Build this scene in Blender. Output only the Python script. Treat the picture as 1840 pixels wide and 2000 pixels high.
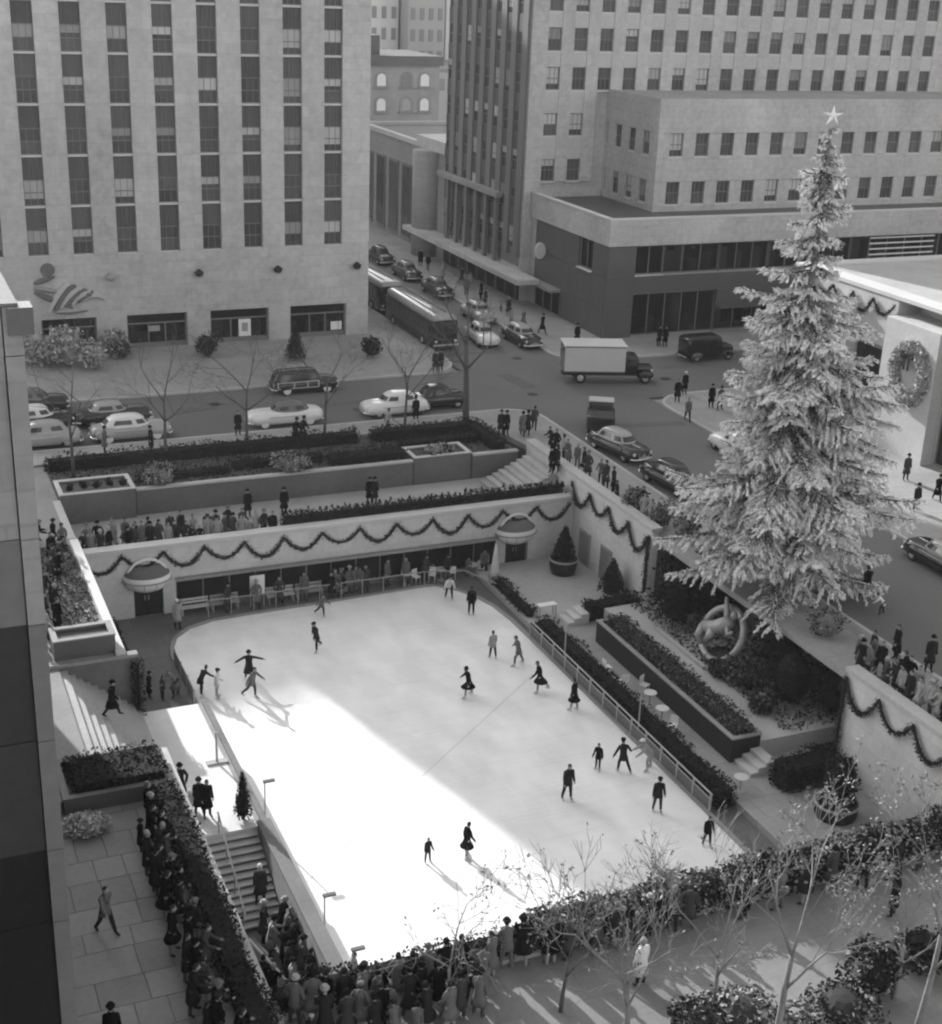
import bpy, bmesh, math, random
import numpy as np
from mathutils import Vector, Matrix
for o in list(bpy.data.objects): bpy.data.objects.remove(o)
scn = bpy.context.scene
COL = scn.collection
rad = math.radians
# ---------------------------------------------------------------- camera
YAW, PITCH, ROLL, EYE = 0.41897164, 0.37001164, 0.04055015, Vector((0.0, 0.0, 34.0))
FOC = 2745.43                      # focal length in pixels of the 1840 px wide photograph
_cy, _sy, _cp, _sp = math.cos(YAW), math.sin(YAW), math.cos(PITCH), math.sin(PITCH)
FWD = Vector((_sy*_cp, _cy*_cp, -_sp)); _r = Vector((_cy, -_sy, 0)); _u = _r.cross(FWD)
RGT = math.cos(ROLL)*_r + math.sin(ROLL)*_u
UPV = -math.sin(ROLL)*_r + math.cos(ROLL)*_u
cam = bpy.data.cameras.new('camera'); cam.sensor_fit = 'HORIZONTAL'; cam.sensor_width = 36.0
cam.lens = 36.0*FOC/1840.0; cam.clip_start = 0.5; cam.clip_end = 2500.0
camo = bpy.data.objects.new('camera', cam); COL.objects.link(camo)
camo.matrix_world = Matrix(((RGT.x, UPV.x, -FWD.x, EYE.x), (RGT.y, UPV.y, -FWD.y, EYE.y), (RGT.z, UPV.z, -FWD.z, EYE.z), (0, 0, 0, 1)))
scn.camera = camo
# ---------------------------------------------------------------- sky, sun, exposure (black and white light)
SUN_AZ, SUN_EL = -14.0, 24.5       # degrees from +Y towards +X, degrees above the horizon
world = bpy.data.worlds.new('World'); scn.world = world; world.use_nodes = True
wn = world.node_tree; wn.nodes.clear()
sky = wn.nodes.new('ShaderNodeTexSky'); sky.sky_type = 'NISHITA'; sky.sun_disc = False
sky.sun_elevation = rad(SUN_EL); sky.sun_rotation = rad(SUN_AZ); sky.dust_density = 2.0; sky.air_density = 1.0
bw = wn.nodes.new('ShaderNodeRGBToBW'); bg = wn.nodes.new('ShaderNodeBackground'); bg.inputs['Strength'].default_value = 0.15
wo = wn.nodes.new('ShaderNodeOutputWorld')
wn.links.new(sky.outputs[0], bw.inputs[0]); wn.links.new(bw.outputs[0], bg.inputs[0]); wn.links.new(bg.outputs[0], wo.inputs[0])
sl = bpy.data.lights.new('sun', 'SUN'); sl.energy = 2.2; sl.angle = rad(0.7); sl.color = (1, 1, 1)
so = bpy.data.objects.new('sun', sl); COL.objects.link(so)
sd = Vector((math.sin(rad(SUN_AZ))*math.cos(rad(SUN_EL)), math.cos(rad(SUN_AZ))*math.cos(rad(SUN_EL)), math.sin(rad(SUN_EL))))
so.rotation_euler = sd.to_track_quat('Z', 'Y').to_euler(); so.location = (0, 60, 90)
scn.view_settings.view_transform = 'Standard'; scn.view_settings.look = 'None'
scn.view_settings.exposure = 1.73; scn.view_settings.gamma = 1.0; scn.view_settings.use_curve_mapping = False
scn.render.engine = 'CYCLES'; scn.cycles.max_bounces = 5; scn.cycles.diffuse_bounces = 3; scn.cycles.glossy_bounces = 2
scn.cycles.filter_width = 2.2
# ---------------------------------------------------------------- helpers
def at(px, py, z):                 # the point at height z that the photograph shows at pixel (px, py)
    d = RGT*((px-920)/FOC) - UPV*((py-1000)/FOC) + FWD
    t = (z-EYE.z)/d.z
    return EYE + d*t
_mats = {}
def mat(name, v, rough=0.85, var=0.18, scale=0.7, fine=6.0, bump=0.0, metal=0.0, spec=0.3, joints=None, rnd=0.0, coord='pos', streak=0.0):
    if name in _mats: return _mats[name]
    m = bpy.data.materials.new(name); m.use_nodes = True; nt = m.node_tree; N = nt.nodes; L = nt.links
    b = N['Principled BSDF']; b.inputs['Roughness'].default_value = rough; b.inputs['Metallic'].default_value = metal
    b.inputs['Specular IOR Level'].default_value = spec
    if coord == 'pos': src = N.new('ShaderNodeNewGeometry').outputs['Position']
    else: src = N.new('ShaderNodeTexCoord').outputs['Object']
    n1 = N.new('ShaderNodeTexNoise'); n1.inputs['Scale'].default_value = scale; n1.inputs['Detail'].default_value = 5
    n2 = N.new('ShaderNodeTexNoise'); n2.inputs['Scale'].default_value = fine; n2.inputs['Detail'].default_value = 4
    if streak:
        mp = N.new('ShaderNodeMapping'); mp.inputs['Scale'].default_value = (1, 1, streak); L.new(src, mp.inputs[0]); L.new(mp.outputs[0], n1.inputs[0])
    else: L.new(src, n1.inputs[0])
    L.new(src, n2.inputs[0])
    def mth(op, a, c, d=None):
        x = N.new('ShaderNodeMath'); x.operation = op
        for i, q in enumerate((a, c)):
            if isinstance(q, (int, float)): x.inputs[i].default_value = q
            else: L.new(q, x.inputs[i])
        return x.outputs[0]
    s = mth('ADD', mth('MULTIPLY', n1.outputs[0], 0.62), mth('MULTIPLY', n2.outputs[0], 0.38))
    s = mth('MULTIPLY_ADD', s, 1.0) if False else mth('SUBTRACT', s, 0.5)
    val = mth('MULTIPLY', mth('ADD', mth('MULTIPLY', s, var*4.0), 1.0), v)
    if joints:                     # thin mortar lines: (axis pair, width, height, darkness)
        axes, w, h, dark = joints
        sp = N.new('ShaderNodeSeparateXYZ'); L.new(src, sp.inputs[0]); cb = N.new('ShaderNodeCombineXYZ')
        if axes == 'HZ': L.new(mth('ADD', sp.outputs[0], sp.outputs[1]), cb.inputs[0]); L.new(sp.outputs[2], cb.inputs[1])
        else: L.new(sp.outputs['XYZ'.index(axes[0])], cb.inputs[0]); L.new(sp.outputs['XYZ'.index(axes[1])], cb.inputs[1])
        bk = N.new('ShaderNodeTexBrick'); L.new(cb.outputs[0], bk.inputs[0]); bk.inputs['Scale'].default_value = 1.0
        bk.inputs['Brick Width'].default_value = w; bk.inputs['Row Height'].default_value = h; bk.inputs['Mortar Size'].default_value = 0.035
        bk.inputs['Color1'].default_value = (1, 1, 1, 1); bk.inputs['Color2'].default_value = (0.9, 0.9, 0.9, 1); bk.inputs['Mortar'].default_value = (dark, dark, dark, 1)
        val = mth('MULTIPLY', val, bk.outputs['Color'])
    if rnd:
        oi = N.new('ShaderNodeObjectInfo')
        val = mth('MULTIPLY', val, mth('ADD', mth('MULTIPLY', oi.outputs['Random'], 2*rnd), 1.0-rnd))
    c = N.new('ShaderNodeCombineColor')
    for i in range(3): L.new(val, c.inputs[i])
    L.new(c.outputs[0], b.inputs['Base Color'])
    if bump:
        bp = N.new('ShaderNodeBump'); bp.inputs['Strength'].default_value = bump; bp.inputs['Distance'].default_value = 0.05
        L.new(n2.outputs[0], bp.inputs['Height']); L.new(bp.outputs[0], b.inputs['Normal'])
    _mats[name] = m; return m
def leafmat(name, v, var=0.5):
    if name in _mats: return _mats[name]
    m = mat(name, v, rough=0.7, var=0.25, scale=1.1, fine=9.0, spec=0.08)
    b = m.node_tree.nodes['Principled BSDF']; b.inputs['Subsurface Weight'].default_value = 0.0
    return m
class MB:
    def __init__(s): s.v = []; s.f = []; s.m = []
    def add(s, vs, fs, mi=0):
        o = len(s.v); s.v += [tuple(p) for p in vs]; s.f += [tuple(i+o for i in f) for f in fs]; s.m += [mi]*len(fs)
    def box(s, x0, x1, y0, y1, z0, z1, mi=0, skip=''):
        vs = [(x0, y0, z0), (x1, y0, z0), (x1, y1, z0), (x0, y1, z0), (x0, y0, z1), (x1, y0, z1), (x1, y1, z1), (x0, y1, z1)]
        s.add(vs, [(0, 3, 2, 1), (4, 5, 6, 7), (0, 1, 5, 4), (1, 2, 6, 5), (2, 3, 7, 6), (3, 0, 4, 7)], mi); return s
    def prism(s, poly, z0, z1, mi=0):
        n = len(poly)
        s.add([(x, y, z0) for x, y in poly]+[(x, y, z1) for x, y in poly],
              [tuple(range(n-1, -1, -1)), tuple(range(n, 2*n))]+[(i, (i+1) % n, n+(i+1) % n, n+i) for i in range(n)], mi); return s
    def rings(s, rs, mi=0, cap0=True, cap1=True, close=True):
        n = len(rs[0]); o = [p for r in rs for p in r]; f = []
        for k in range(len(rs)-1):
            for i in range(n if close else n-1):
                j = (i+1) % n; f.append((k*n+i, k*n+j, (k+1)*n+j, (k+1)*n+i))
        if cap0: f.append(tuple(range(n-1, -1, -1)))
        if cap1: f.append(tuple((len(rs)-1)*n+i for i in range(n)))
        s.add(o, f, mi); return s
    def tube(s, pts, rs, n=6, mi=0, cap=True, ry=None):
        pts = [Vector(p) for p in pts]; R = []
        if isinstance(rs, (int, float)): rs = [rs]*len(pts)
        ref = None
        for i, p in enumerate(pts):
            d = (pts[min(i+1, len(pts)-1)]-pts[max(i-1, 0)])
            d = d.normalized() if d.length > 1e-9 else Vector((0, 0, 1))
            if ref is None: ref = Vector((1, 0, 0)) if abs(d.x) < 0.9 else Vector((0, 1, 0))
            a = (ref-d*ref.dot(d)).normalized(); b = d.cross(a); ref = a
            R.append([p+(a*math.cos(2*math.pi*k/n)+b*math.sin(2*math.pi*k/n))*rs[i] for k in range(n)])
        return s.rings(R, mi, cap, cap)
    def lathe(s, c, prof, n=12, mi=0, cap=True, sx=1.0, sy=1.0):
        return s.rings([[(c[0]+r*sx*math.cos(2*math.pi*k/n), c[1]+r*sy*math.sin(2*math.pi*k/n), c[2]+z) for k in range(n)] for r, z in prof], mi, cap, cap)
    def ell(s, c, r, n=10, m=6, mi=0):
        return s.lathe(c, [(max(0.02, math.sin(math.pi*k/m))*r[0], -math.cos(math.pi*k/m)*r[2]) for k in range(m+1)], n, mi, True, 1.0, r[1]/r[0])
    def mesh(s, name, mats, smooth=False, org=(0, 0, 0)):
        me = bpy.data.meshes.new(name)
        vs = s.v if not any(org) else [(x-org[0], y-org[1], z-org[2]) for x, y, z in s.v]
        me.from_pydata(vs, [], s.f)
        for q in (mats if isinstance(mats, (list, tuple)) else [mats]): me.materials.append(q)
        if any(s.m): me.polygons.foreach_set('material_index', s.m)
        if smooth: me.polygons.foreach_set('use_smooth', [True]*len(s.f))
        me.update(); return me
    def obj(s, name, mats, parent=None, smooth=False, org=None, rotz=0):
        # world coordinates in, object origin at org (or at the parent's origin)
        po = Vector(WL.get(parent.name, (0, 0, 0))) if parent else Vector((0, 0, 0))
        og = Vector(org) if org else po
        me = s.mesh(name, mats, smooth, tuple(og)); o = bpy.data.objects.new(name, me); COL.objects.link(o)
        if parent: o.parent = parent
        o.location = og-po; WL[o.name] = tuple(og); return o
    def loc(s, name, mats, parent=None, smooth=False):     # local coordinates
        return put(s.mesh(name, mats, smooth), name, parent)
WL = {}                            # world location of unrotated parents
def put(me, name, parent=None, loc=(0, 0, 0), rotz=0.0, scale=None):
    o = bpy.data.objects.new(name, me); COL.objects.link(o); o.location = loc
    if rotz: o.rotation_euler = (0, 0, rotz)
    if scale is not None: o.scale = scale if not isinstance(scale, (int, float)) else (scale,)*3
    if parent: o.parent = parent
    return o
def tag(o, label, cat, group=None):
    o['label'] = label; o['category'] = cat
    if group: o['group'] = group
    return o
def struct(o): o['kind'] = 'structure'; return o
def thing(name, label, cat, loc=(0, 0, 0), group=None, rotz=0.0):
    o = bpy.data.objects.new(name, None); COL.objects.link(o); o.location = loc; o.empty_display_size = 0.3
    if rotz: o.rotation_euler = (0, 0, rotz)
    WL[o.name] = tuple(loc); return tag(o, label, cat, group)
def copy_tree(o, parent=None):
    c = o.copy(); COL.objects.link(c)
    if parent: c.parent = parent
    for ch in list(o.children): copy_tree(ch, c)
    return c
def oslot(o, mats):                # materials on the object, so that copies may differ
    for i, m in enumerate(mats):
        if i < len(o.material_slots): o.material_slots[i].link = 'OBJECT'; o.material_slots[i].material = m
def leaf_arrays(pts, size, rng, up=0.25, aspect=0.55):
    n = len(pts); d = rng.normal(size=(n, 3)); d[:, 2] *= 0.7; d /= np.linalg.norm(d, axis=1)[:, None]
    e = rng.normal(size=(n, 3)); e[:, 2] += up; e -= d*(e*d).sum(1)[:, None]; e /= np.linalg.norm(e, axis=1)[:, None]
    s = (np.ones(n)*size*(0.6+0.8*rng.random(n)))[:, None]
    v = np.stack([pts-d*s*0.5, pts+e*s*aspect*0.5, pts+d*s*0.5, pts-e*s*aspect*0.5], 1).reshape(-1, 3)
    return v
def leaf_mesh(name, pts, size, mats, seed=0, pick=None, extra=None, aspect=0.55):
    rng = np.random.default_rng(seed); pts = np.asarray(pts, float); v = leaf_arrays(pts, size, rng, aspect=aspect); n = len(pts)
    verts = [tuple(p) for p in v]; faces = [(4*i, 4*i+1, 4*i+2, 4*i+3) for i in range(n)]
    mats = mats if isinstance(mats, (list, tuple)) else [mats]
    mi = list(pick) if pick is not None else [int(q) for q in rng.integers(0, len(mats), n)]
    if extra:
        o = len(verts); verts += extra.v; faces += [tuple(i+o for i in f) for f in extra.f]; mi += extra.m
    me = bpy.data.meshes.new(name); me.from_pydata(verts, [], faces)
    for m in mats: me.materials.append(m)
    me.polygons.foreach_set('material_index', mi); me.update(); return me
def box_cloud(rng, n, x0, x1, y0, y1, z0, z1):
    # points on the faces of a clipped hedge, pushed in and out a little
    dx, dy, dz = x1-x0, y1-y0, z1-z0; a = np.array([dx*dy, dx*dz, dx*dz, dy*dz, dy*dz]); k = rng.choice(5, n, p=a/a.sum())
    p = np.column_stack([x0+dx*rng.random(n), y0+dy*rng.random(n), z0+dz*rng.random(n)])
    p[k == 0, 2] = z1; p[k == 1, 1] = y0; p[k == 2, 1] = y1; p[k == 3, 0] = x0; p[k == 4, 0] = x1
    w = 0.05*np.sin(p[:, :1]*2.1+p[:, 1:2]*1.3)
    return p+rng.normal(size=(n, 3))*0.06+w
def spikes(rng, x0, x1, y0, y1, z, step, h, n):
    out = []
    for x in np.arange(x0+step/2, x1, step):
        f = rng.random(n); hh = h*(0.6+0.7*rng.random()); a = rng.random(n)*6.283; q = 0.14*(1-f)
        out.append(np.column_stack([x+0.06*rng.normal()+q*np.cos(a), (y0+y1)/2+0.1*rng.normal()+q*np.sin(a), z+hh*f]))
    return np.concatenate(out)
def hedge(label, x0, x1, y0, y1, z0, z1, mats, group=None, dens=60, size=0.16, seed=1, name='clipped_hedge', cat='hedge', core=None, spiky=0):
    rng = np.random.default_rng(seed); area = (x1-x0)*(y1-y0)+2*(z1-z0)*(x1-x0+y1-y0)
    cx, cy = (x0+x1)/2, (y0+y1)/2
    p = box_cloud(rng, int(area*dens), x0-cx, x1-cx, y0-cy, y1-cy, 0, z1-z0)
    lump = 0.10*np.sin(p[:, 0]*1.7+seed)*np.sin(p[:, 1]*1.9+0.6)+0.05*np.sin(p[:, 0]*4.3+p[:, 1]*3.7); p[:, 2] += lump*np.clip(p[:, 2]/(z1-z0), 0, 1)
    if spiky: p = np.concatenate([p, spikes(rng, x0-cx, x1-cx, y0-cy, y1-cy, z1-z0-0.1, 0.36, spiky, 26)])
    g = 0.12; k = MB(); k.box(x0-cx+g, x1-cx-g, y0-cy+g, y1-cy-g, 0.0, z1-z0-g)
    mats = mats if isinstance(mats, (list, tuple)) else [mats]
    me = leaf_mesh(name, p, size, mats, seed, extra=k)
    return tag(put(me, name, None, (cx, cy, z0)), label, cat, group)
def blob_cloud(rng, n, lobes):
    out = []
    tot = sum(l[3]**2 for l in lobes)
    for x, y, z, r, sz in lobes:
        m = max(20, int(n*r*r/tot)); d = rng.normal(size=(m, 3)); d /= np.linalg.norm(d, axis=1)[:, None]
        q = d*(r*(0.62+0.45*rng.random(m)))[:, None]; q[:, 2] *= sz; out.append(q+np.array([x, y, z]))
    p = np.concatenate(out); return p[p[:, 2] > 0.02]
def shrub(label, loc, r, h, mats, n=700, size=0.22, seed=0, group=None, name='evergreen_shrub', cat='shrub', lobes=5, core=0.55, stem=True):
    rng = np.random.default_rng(seed); L = []
    for i in range(lobes):
        a = rng.random()*6.28; q = r*0.5*rng.random()**0.5
        L.append((q*math.cos(a), q*math.sin(a), h*(0.32+0.42*rng.random()), r*(0.5+0.25*rng.random()), h/(2.0*r)*1.1))
    L.append((0, 0, h*0.45, r*0.72, h/(2*r)))
    p = blob_cloud(rng, n, L); k = MB(); k.ell((0, 0, h*0.45), (r*core, r*core, h*0.4), 9, 6)
    t = thing(name, label, cat, loc, group)
    put(leaf_mesh('foliage', p, size, mats, seed, extra=k), 'foliage', t)
    if stem:
        s = MB()
        for i in range(3): s.tube([(0, 0, 0), (0.2*r*math.cos(i*2.1), 0.2*r*math.sin(i*2.1), h*0.4)], [0.05, 0.03], 5)
        s.loc('stem', M_BARK, t)
    return t
def conifer(label, loc, r, h, mats, n=900, size=0.16, seed=0, group=None, z0=0.0, parent=None, name='small_conifer', cat='conifer', parts_only=False):
    rng = np.random.default_rng(seed); u = 1-np.sqrt(rng.random(n)); a = rng.random(n)*6.283
    rr = r*(1-u)**0.8*(0.75+0.3*rng.random(n))*(0.9+0.12*np.sin(a*5+u*9)); p = np.column_stack([rr*np.cos(a), rr*np.sin(a), z0+0.08*h+u*h*0.92])
    k = MB(); k.lathe((0, 0, z0), [(r*0.55, 0.1*h), (r*0.6, 0.25*h), (r*0.1, 0.9*h)], 8)
    t = parent or thing(name, label, cat, loc, group)
    put(leaf_mesh('foliage', p, size, mats, seed, extra=k, aspect=0.4), 'foliage', t)
    if not parts_only: s = MB(); s.tube([(0, 0, 0), (0, 0, z0+0.25*h)], [0.08, 0.06], 6); s.loc('trunk', M_BARK, t)
    return t
# ---------------------------------------------------------------- materials (grey: the photograph is black and white)
M_STONE = mat('limestone', 0.43, var=0.36, scale=0.14, fine=2.2, bump=0.15, streak=0.4, joints=('HZ', 1.7, 0.9, 0.86))
M_STONE2 = mat('limestone_trim', 0.42, var=0.2, scale=0.4, fine=4.0, bump=0.1)
M_STONED = mat('limestone_dark', 0.27, var=0.28, scale=0.2, fine=3.0, bump=0.2, streak=0.3, joints=('HZ', 1.4, 0.7, 0.85))
M_STONEK = mat('stone_dark', 0.13, var=0.25, scale=0.3, fine=3.0, bump=0.2)  # dark stone; also carries the painted shade of stair risers and near blocks
M_WALLS = mat('rink_wall_stone', 0.56, var=0.24, scale=0.25, fine=3, streak=0.4, joints=('HZ', 1.7, 0.8, 0.88))
M_GRANITE = mat('dark_granite', 0.092, rough=0.45, var=0.15, scale=0.5, spec=0.4)
M_SPAND = mat('ribbed_spandrel', 0.085, rough=0.6, var=0.15, rnd=0.2)
M_GLASS = mat('window_glass', 0.075, rough=0.12, var=0.3, spec=0.35, rnd=0.35)
M_GLASSD = mat('shop_glass', 0.022, rough=0.2, var=0.3, spec=0.25)
def clear_glass(m):                # mostly see-through pane with a faint reflection
    nt = m.node_tree; b = nt.nodes['Principled BSDF']; t_ = nt.nodes.new('ShaderNodeBsdfTransparent'); t_.inputs[0].default_value = (0.75, 0.75, 0.75, 1); mx = nt.nodes.new('ShaderNodeMixShader'); mx.inputs[0].default_value = 0.3
    nt.links.new(t_.outputs[0], mx.inputs[1]); nt.links.new(b.outputs[0], mx.inputs[2]); nt.links.new(mx.outputs[0], nt.nodes['Material Output'].inputs[0])
clear_glass(M_GLASSD)
M_FRAME = mat('window_frame', 0.16, rough=0.6, var=0.1)
M_BLIND = mat('window_blind', 0.36, var=0.1, rnd=0.4)
M_SILL = mat('stone_sill', 0.5, var=0.1)
M_CONC = mat('pavement_slabs', 0.31, var=0.22, scale=0.3, fine=4, bump=0.1, joints=('XY', 1.8, 1.5, 0.82))
M_ASPH = mat('asphalt', 0.135, var=0.16, scale=0.18, fine=5, bump=0.1, rough=0.8)
M_FLAG = mat('flagstone', 0.24, var=0.2, scale=0.5, fine=5, bump=0.15, rnd=0.12)
M_PAVE = mat('plaza_paving', 0.13, var=0.2, scale=0.4, fine=4, bump=0.1, joints=('XY', 1.2, 1.2, 0.8))
M_PALE = mat('pale_gravel', 0.42, var=0.2, scale=0.6, fine=8)
M_PROM = mat('promenade_paving', 0.19, var=0.25, scale=0.4, fine=4, bump=0.1, joints=('XY', 1.5, 1.2, 0.85))
M_WALK = mat('terrace_paving', 0.36, var=0.22, scale=0.4, fine=4, bump=0.1)
M_SOIL = mat('garden_soil', 0.085, var=0.4, scale=1.2, fine=9, bump=0.5)
M_BARK = mat('bark', 0.085, var=0.3, scale=2, fine=12)
M_BARKL = mat('bark_pale', 0.19, var=0.4, scale=1.5, fine=9)
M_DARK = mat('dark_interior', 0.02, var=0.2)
M_WHITE = mat('white_paint', 0.72, rough=0.6, var=0.06)
M_GREYP = mat('grey_paint', 0.3, rough=0.5, var=0.1)
M_METAL = mat('dull_metal', 0.35, rough=0.45, var=0.1)
M_BLACK = mat('black_paint', 0.014, rough=0.5, var=0.2)
M_CHROME = mat('chrome', 0.62, rough=0.25, var=0.05, metal=0.85)
M_WOOD = mat('wood', 0.2, var=0.25, scale=2, fine=14)
L_DK = leafmat('leaf_dark', 0.012); L_MD = leafmat('leaf_mid', 0.035); L_LT = leafmat('leaf_light', 0.16); L_PL = leafmat('leaf_pale', 0.32); L_XP = leafmat('leaf_glossy', 0.5); L_GY = leafmat('leaf_dull', 0.22)
L_FIR = leafmat('fir_needles', 0.47); L_FIR2 = leafmat('fir_needles_frosted', 0.8); L_FIR3 = leafmat('fir_needles_shade', 0.05)  # third needle tone near black: shade inside the crown put into the colour
L_GAR = leafmat('garland_needles', 0.03)
# ---------------------------------------------------------------- ground, streets, pavements
ST, SW, PR = 4.75, 4.89, 4.75       # street, pavement and promenade heights above the ice
b = MB()
for x0, x1, y0, y1 in ((38.9, 900, -200, 86.3), (-900, 900, 86.3, 1200), (-900, 2.6, -200, 86.3), (2.6, 38.9, -200, 20)): b.add([(x0, y0, 4.6), (x1, y0, 4.6), (x1, y1, 4.6), (x0, y1, 4.6)], [(0, 1, 2, 3)])
struct(b.obj('ground', M_CONC))
b = MB()
for x0, x1, y0, y1 in ((-120, 160, 86.3, 96.7), (41.8, 51.0, 96.7, 190), (42.6, 52.5, -20, 86.3), (-120, 160, 190, 202)): b.add([(x0, y0, ST), (x1, y0, ST), (x1, y1, ST), (x0, y1, ST)], [(0, 1, 2, 3)])
struct(b.obj('street', M_ASPH))
for px, py in ((1040, 770), (1235, 880), (700, 800), (1010, 700), (1300, 740), (420, 790)):
    p = at(px, py, ST); q = MB(); q.lathe((p.x, p.y, ST-0.01), [(0.42, 0), (0.42, 0.018), (0.36, 0.018)], 14); struct(q.obj('manhole_cover', M_BLACK))
for px, py, w, l, a in ((1010, 745, 1.3, 4.0, 0.1), (1250, 830, 1.0, 6.5, 1.4), (380, 800, 3.2, 1.0, 0.05), (930, 690, 0.9, 5.0, 1.5), (1330, 715, 4.5, 1.2, 0.0), (650, 790, 5.5, 0.7, 0.03)):
    p = at(px, py, ST); c, s_ = math.cos(a), math.sin(a); b = MB(); b.add([(p.x+c*u*w/2-s_*v*l/2, p.y+s_*u*w/2+c*v*l/2, ST+0.004) for u, v in ((-1, -1), (1, -1), (1, 1), (-1, 1))], [(0, 1, 2, 3)]); struct(b.obj('road_patch', mat('asphalt_patch', 0.112, var=0.2)))
def rnd_corner(cx, cy, r, a0, a1, n=6): return [(cx+r*math.cos(rad(a0+(a1-a0)*i/n)), cy+r*math.sin(rad(a0+(a1-a0)*i/n))) for i in range(n+1)]
def pavement(poly):
    b = MB(); b.prism(poly, 4.55, SW); struct(b.obj('pavement', M_CONC))
pavement([(52.5, -20), (160, -20), (160, 86.3)]+rnd_corner(55.5, 83.3, 3, 90, 180))
pavement([(51, 190), (51, 99.7)]+rnd_corner(54, 99.7, 3, 180, 270)+[(160, 96.7), (160, 190)][0:2])
pavement([(-120, 96.7)]+rnd_corner(38.8, 99.7, 3, 270, 360)+[(41.8, 190), (-120, 190)])
pavement([(38.9, -20), (42.6, -20)]+rnd_corner(40.1, 83.8, 2.5, 0, 90)+[(-120, 86.3), (-120, 83.75), (37.9, 83.75), (38.9, 77.9)])
# kerb stones along the roadways
def kerb(pts, label_dummy=None):
    b = MB()
    for (xa, ya), (xb, yb) in zip(pts[:-1], pts[1:]):
        d = Vector((xb-xa, yb-ya, 0)).normalized(); n = Vector((-d.y, d.x, 0))*0.11
        b.prism([(xa-n.x, ya-n.y), (xb-n.x, yb-n.y), (xb+n.x, yb+n.y), (xa+n.x, ya+n.y)], 4.6, SW+0.012)
    struct(b.obj('kerb', M_STONE2))
kerb([(-60, 86.36)]+[(40.1, 86.36)]+[(q[0]+0.06, q[1]+0.06) for q in rnd_corner(40.1, 83.8, 2.5, 90, 0)]+[(42.66, 20)])
kerb([(52.44, 20)]+[(q[0]-0.06, q[1]+0.06) for q in rnd_corner(55.5, 83.3, 3, 180, 90)]+[(120, 86.36)])
kerb([(50.94, 180)]+[(q[0]-0.06, q[1]-0.06) for q in rnd_corner(54, 99.7, 3, 180, 270)]+[(120, 96.64)])
kerb([(-60, 96.64)]+[(q[0]+0.06, q[1]-0.06) for q in rnd_corner(38.8, 99.7, 3, 270, 360)]+[(41.86, 180)])
# near promenade north of the rink, promenade east of it
b = MB(); b.box(2.6, 38.9, 18, 32.4, 4.3, PR); struct(b.obj('promenade', M_PROM))
b = MB(); b.box(2.6, 8.6, 32.4, 48.6, 0, PR-0.06); b.box(2.6, 8.6, 57.2, 83.75, 0, PR); b.box(2.6, 6.0, 48.6, 57.2, 0, PR-0.06); prom = struct(b.obj('promenade_base', M_FLAG))
# flagstones of the promenade, laid in uneven courses
rs = random.Random(4); fl = {}
y = 32.4; row = 0
while y < 46:
    h = rs.choice((1.0, 1.25, 1.45)); x = 2.6-(0.55 if row % 2 else 0)
    while x < 8.0:
        w = rs.choice((1.0, 1.5, 2.0)); xa, xb = max(2.62, x), min(8.0, x+w)
        if xb-xa > 0.25:
            q = MB(); q.box(-(xb-xa)/2+0.014, (xb-xa)/2-0.014, -h/2+0.014, h/2-0.014, 0, 0.06+rs.random()*0.008)
            put(q.mesh('flagstone', M_FLAG), 'flagstone', prom, ((xa+xb)/2, y+h/2, PR-0.06))
        x += w
    y += h; row += 1
# sunken plaza floor, ice
b = MB(); b.box(8.6, 43, 32.4, 71.2, -0.4, -0.03); struct(b.obj('plaza_floor', M_PAVE))
arc = [(12.75, 60.0), (12.8, 63.5), (12.75, 65.6), (12.9, 66.6), (13.3, 67.7), (14.2, 68.6), (15.6, 69.15), (18.0, 69.3), (22, 69.4), (26, 69.6), (28.2, 69.7), (28.9, 69.6), (29.9, 68.6), (30.5, 67.5), (30.95, 66.0), (31.15, 64.0), (31.2, 33.2), (12.45, 33.2)]
M_ICE = mat('ice', 0.82, rough=0.42, var=0.05, scale=0.22, fine=1.6, spec=0.4)
nt = M_ICE.node_tree                # skate scratches: long stretched noise
mp = nt.nodes.new('ShaderNodeMapping'); mp.inputs['Scale'].default_value = (0.5, 0.22, 1); mp.inputs['Rotation'].default_value = (0, 0, 0.5)
sn = nt.nodes.new('ShaderNodeTexNoise'); sn.inputs['Scale'].default_value = 1.3; sn.inputs['Detail'].default_value = 8
gp = nt.nodes.new('ShaderNodeNewGeometry'); nt.links.new(gp.outputs['Position'], mp.inputs[0]); nt.links.new(mp.outputs[0], sn.inputs[0])
bsdf = nt.nodes['Principled BSDF']; old = bsdf.inputs['Base Color'].links[0].from_socket
rmp = nt.nodes.new('ShaderNodeMapRange'); rmp.inputs[1].default_value = 0.3; rmp.inputs[2].default_value = 0.75; rmp.inputs[3].default_value = 0.84; rmp.inputs[4].default_value = 1.07
nt.links.new(sn.outputs[0], rmp.inputs[0]); mx = nt.nodes.new('ShaderNodeVectorMath'); mx.operation = 'SCALE'
nt.links.new(old, mx.inputs[0]); nt.links.new(rmp.outputs[0], mx.inputs['Scale']); nt.links.new(mx.outputs[0], bsdf.inputs['Base Color'])
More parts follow.
